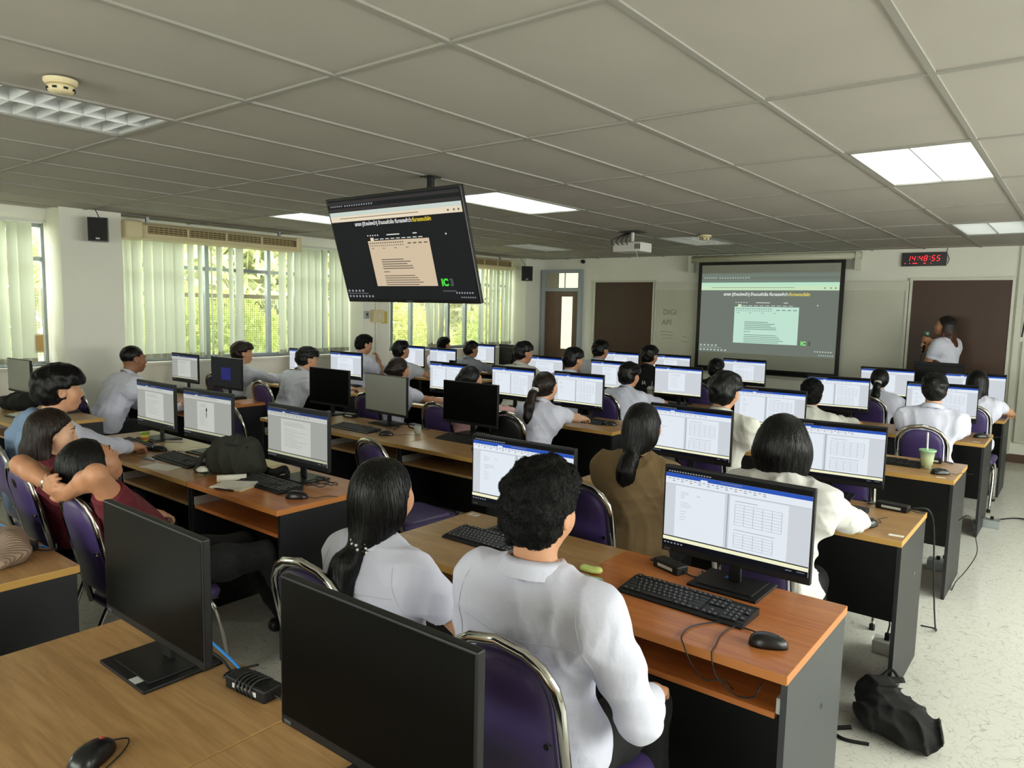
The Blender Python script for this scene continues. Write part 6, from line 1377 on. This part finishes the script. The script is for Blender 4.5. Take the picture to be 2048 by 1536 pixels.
# paper, notebook, pens
def sheet(x, y, rz, w, d, label, m=M_PAPER, cat='paper', th=.0015, name='paper_sheet'):
    o = MB().box(-w/2, w/2, -d/2, d/2, 0, th).obj(name, m, None, loc=(x, y, DZ), rot=(0, 0, rz)); tag(o, label, cat); return o
sheet(-4.17, 1.995, .25, .22, .12, 'loose white paper at the desk edge behind the maroon pair')
sheet(-5.17, 2.13, .1, .20, .08, 'folded cream envelope left of the tin', M_CREAMPAPER)
sheet(-5.36, 3.97, .1, .16, .14, 'pale yellow note on the third-row desk', M_CREAMPAPER)
sheet(-4.02, 2.32, .3, .2, .16, 'cream paper lying left of the olive bag', M_CREAMPAPER)
nb_ = thing('open_notebook', 'open cream notebook on the orange desk', 'notebook', (-3.45, 2.03, DZ), .35)
MB().box(-.10, .10, -.075, .075, 0, .006, .001).obj('cover', mat('kraft_cover', (206, 186, 140), .8), nb_)
for k in range(4): MB().box(-.097, .097, -.072+.002*k, .07, .006+.003*k, .0078+.003*k).obj('page', M_PAPER, nb_, rot=(0, -.02*k, .02*k))
pr_ = thing('paper_roll', 'rolled white paper lying beside the notebook', 'paper', (-3.575, 2.09, DZ+.018), 1.0); MB().lathe([(.009, -.075), (.018, -.075), (.018, .075), (.009, .075)], 16, (0, 0, 0), 'x').obj('roll', M_PAPER, pr_, True); MB().box(-.075, .075, -.012, .03, -.017, -.0155).obj('loose_end', M_PAPER, pr_)
def pen(x, y, rz, label, m):
    t = thing('pen', label, 'pen', (x, y, DZ+.005), rz); MB().lathe([(.0005, -.07), (.003, -.06), (.0042, -.055), (.0042, .06), (.0005, .062)], 8, (0, 0, 0), 'x').obj('barrel', m, t, True); MB().box(.02, .06, -.001, .001, .003, .0065).obj('clip', M_CHROME, t)
pen(-4.43, 2.04, .2, 'blue-grey pen beside the loose paper', mat('pen_blue', (120, 140, 170), .4)); pen(-3.42, 1.955, .3, 'black pen on the open notebook edge', M_BLACK); pen(-4.87, 2.43, .8, 'short white stick behind the tin', M_WHITE)
tn = thing('round_tin', 'small yellow-green tin on the desk', 'tin', (-5.03, 2.30, DZ)); MB().lathe([(.001, 0), (.026, 0), (.027, .004), (.027, .05), (.001, .05)], 18).obj('can', mat('tin_yellow', (214, 204, 70), .4), tn, True); MB().lathe([(.001, .05), (.028, .05), (.028, .066), (.001, .067)], 18).obj('lid', mat('tin_green', (150, 180, 90), .4), tn, True)
MB().lathe([(.0272, .012), (.0274, .013), (.0274, .03), (.0272, .031)], 18).obj('label_band', mat('tin_red', (190, 110, 60), .5), tn)
ti = thing('tissue_pack', 'crumpled white tissue beside the olive bag', 'tissue', (-3.86, 2.06, DZ)); F = Field(); F.ell((0, 0, .018), (.045, .025, .02), None, .02); F.ell((.03, .01, .022), (.025, .02, .022), None, .02); obj('tissue', F.mesh('tissue', .005, M_PAPER, hair_noise(4, .003, 120)), ti); MB().box(-.055, -.03, -.012, .012, 0, .018, .004).obj('pack_end', mat('tissue_peach', (214, 160, 130), .6), ti)
# keys and toys by the short-haired man
kt = thing('key_ring', 'bunch of keys with a pale green strap and a yellow-green toy', 'keys', (-1.37, 2.17, DZ))
MB().tube([(.02*math.cos(u), .02*math.sin(u), .006) for u in np.linspace(0, 2*PI, 15)[:-1]], .0022, 6, closed=True).obj('ring', M_CHROME, kt, True)
for k in range(4): MB().lathe([(.0001, 0), (.011, 0), (.011, .0025), (.0001, .0025)], 10, (-.025-.005*k, -.012*k+.01, .004+.003*k)).box(-.055-.004*k, -.03, -.012*k+.007, -.012*k+.012, .004+.003*k, .0065+.003*k).obj('key', M_CHROME if k % 2 else M_BLACK, kt)
F = Field(); F.ell((0, .055, .012), (.035, .022, .012), None, .015); F.ell((.028, .062, .014), (.018, .016, .013), None, .012); F.ell((-.026, .05, .014), (.016, .016, .012), None, .012); obj('rubber_toy', F.mesh('rubber_toy', .004, mat('toy_lime', (206, 222, 128), .4)), kt)
MB().tube(spline([(.02, -.005, .008), (.05, -.02, .012), (.085, -.01, .01), (.095, -.03, .006), (.06, -.04, .006)]), .009, 6, flat=.35).obj('strap', mat('strap_green', (150, 200, 168), .5), kt, True)
# cups
def glassmat(name, col, tr): return mat(name, col, .08, spec=.5, trans=tr)
cp = thing('bubble_tea_cup', 'clear cup of milky green bubble tea with a white straw', 'cup', (-.745, 5.245, DZ))
MB().lathe([(.030, 0), (.046, .118), (.049, .12), (.049, .124), (.044, .122), (.0285, .004)], 24).obj('cup', mat('cup_plastic', (214, 232, 210), .15, alpha=.35), cp, True)
MB().lathe([(.0005, .004), (.0285, .004), (.041, .095), (.0005, .097)], 24).obj('drink', mat('green_tea', (206, 216, 168), .5, noise=(40, .15, (1, 1, 1))), cp, True)
r = random.Random(2)
for k in range(14): a = r.uniform(0, 6.28); MB().lathe([(.0001, -.005), (.004, -.003), (.005, 0), (.004, .003), (.0001, .005)], 8, (.0285*math.cos(a), .0285*math.sin(a), .008+r.uniform(0, .018))).obj('pearl', mat('pearl', (40, 44, 26), .3), cp, True)
MB().lathe([(.047, .112), (.050, .114), (.050, .124), (.047, .124)], 24).obj('rim', mat('rim_green', (150, 205, 150), .3), cp, True)
MB().tube([(.0, -.005, .03), (-.006, -.008, .235)], .0055, 8).obj('straw', M_WHITE, cp, True)
cp = thing('clear_cup', 'clear ribbed plastic cup with a straw beside the boy in white', 'cup', (-3.66, 7.05, DZ))
MB().lathe([(.032, 0), (.044, .13), (.047, .132), (.045, .134), (.030, .003)], 20).obj('cup', mat('cup_clear', (225, 230, 228), .1, alpha=.35), cp, True); MB().lathe([(.0005, .13), (.046, .132), (.03, .16), (.0005, .165)], 20).obj('dome_lid', mat('cup_clear', ()), cp, True); MB().tube([(0, 0, .02), (.015, 0, .215)], .004, 6).obj('straw', M_WHITE, cp, True)
gl = thing('small_glass', 'small clear glass near the grey-glare monitor', 'glass', (-3.92, 3.82, DZ)); MB().lathe([(.026, 0), (.030, .065), (.028, .065), (.024, .004)], 18).obj('tumbler', mat('cup_clear', ()), gl, True); MB().lathe([(.0005, .004), (.024, .004), (.025, .03), (.0005, .03)], 18).obj('water', mat('tea_water', (205, 190, 120), .1, alpha=.6), gl)
# floor socket box
ob = thing('floor_socket', 'white floor socket box with a black plug under the third-row desk', 'socket', (-.68, 4.0, 0)); MB().box(-.06, .06, -.05, .05, 0, .065, .004).obj('box', M_WHITE, ob); MB().box(-.012, .012, -.012, .012, .065, .10, .004).obj('plug', M_BLACK, ob); MB().tube(spline([(0, 0, .10), (.0, .02, .16), (-.05, .05, .25)]), .004, 6).obj('lead', M_CABLE, ob)
for (x, y, l) in ((-.68, 5.6, 'white floor socket box under the fourth-row desk'), (-.5, 7.05, 'grey floor socket box in the far right aisle')):
    ob = thing('floor_socket', l, 'socket', (x, y, 0)); MB().box(-.06, .06, -.05, .05, 0, .065, .004).obj('box', M_ALU, ob); MB().box(-.012, .012, -.012, .012, .065, .09, .004).obj('plug', M_BLACK, ob)
# number stickers on desks
st = sheet(-2.185, 2.50, .0, .055, .035, 'white number sticker on the oak desk corner beside the man in white', M_PAPER, 'sticker', .0006, 'number_sticker'); obj('number', text_mesh('number', '28', .03, M_BLACK2, .0001), st, (0, 0, .0008), (0, 0, .3))
sheet(-.595, 3.52, .1, .06, .03, 'worn white sticker at the corner of the hooded woman\'s desk', M_PAPER, 'sticker', .0006, 'worn_sticker'); sheet(-.63, 5.01, .1, .05, .022, 'worn white sticker beside the bubble tea mouse', M_PAPER, 'sticker', .0006, 'worn_sticker')
sheet(-.62, 6.68, .1, .05, .022, 'worn white sticker on the fifth-row desk corner', M_PAPER, 'sticker', .0006, 'worn_sticker')
bk_ = thing('book', 'thin red book lying on a blue one at the far right desk', 'book', (-.62, 8.55, DZ)); MB().box(-.1, .06, -.07, .07, 0, .012, .001).obj('blue_volume', mat('book_blue', (70, 96, 130), .6), bk_); MB().box(-.09, .05, -.06, .06, .012, .022, .001).obj('red_volume', mat('book_red', (150, 52, 44), .6), bk_)
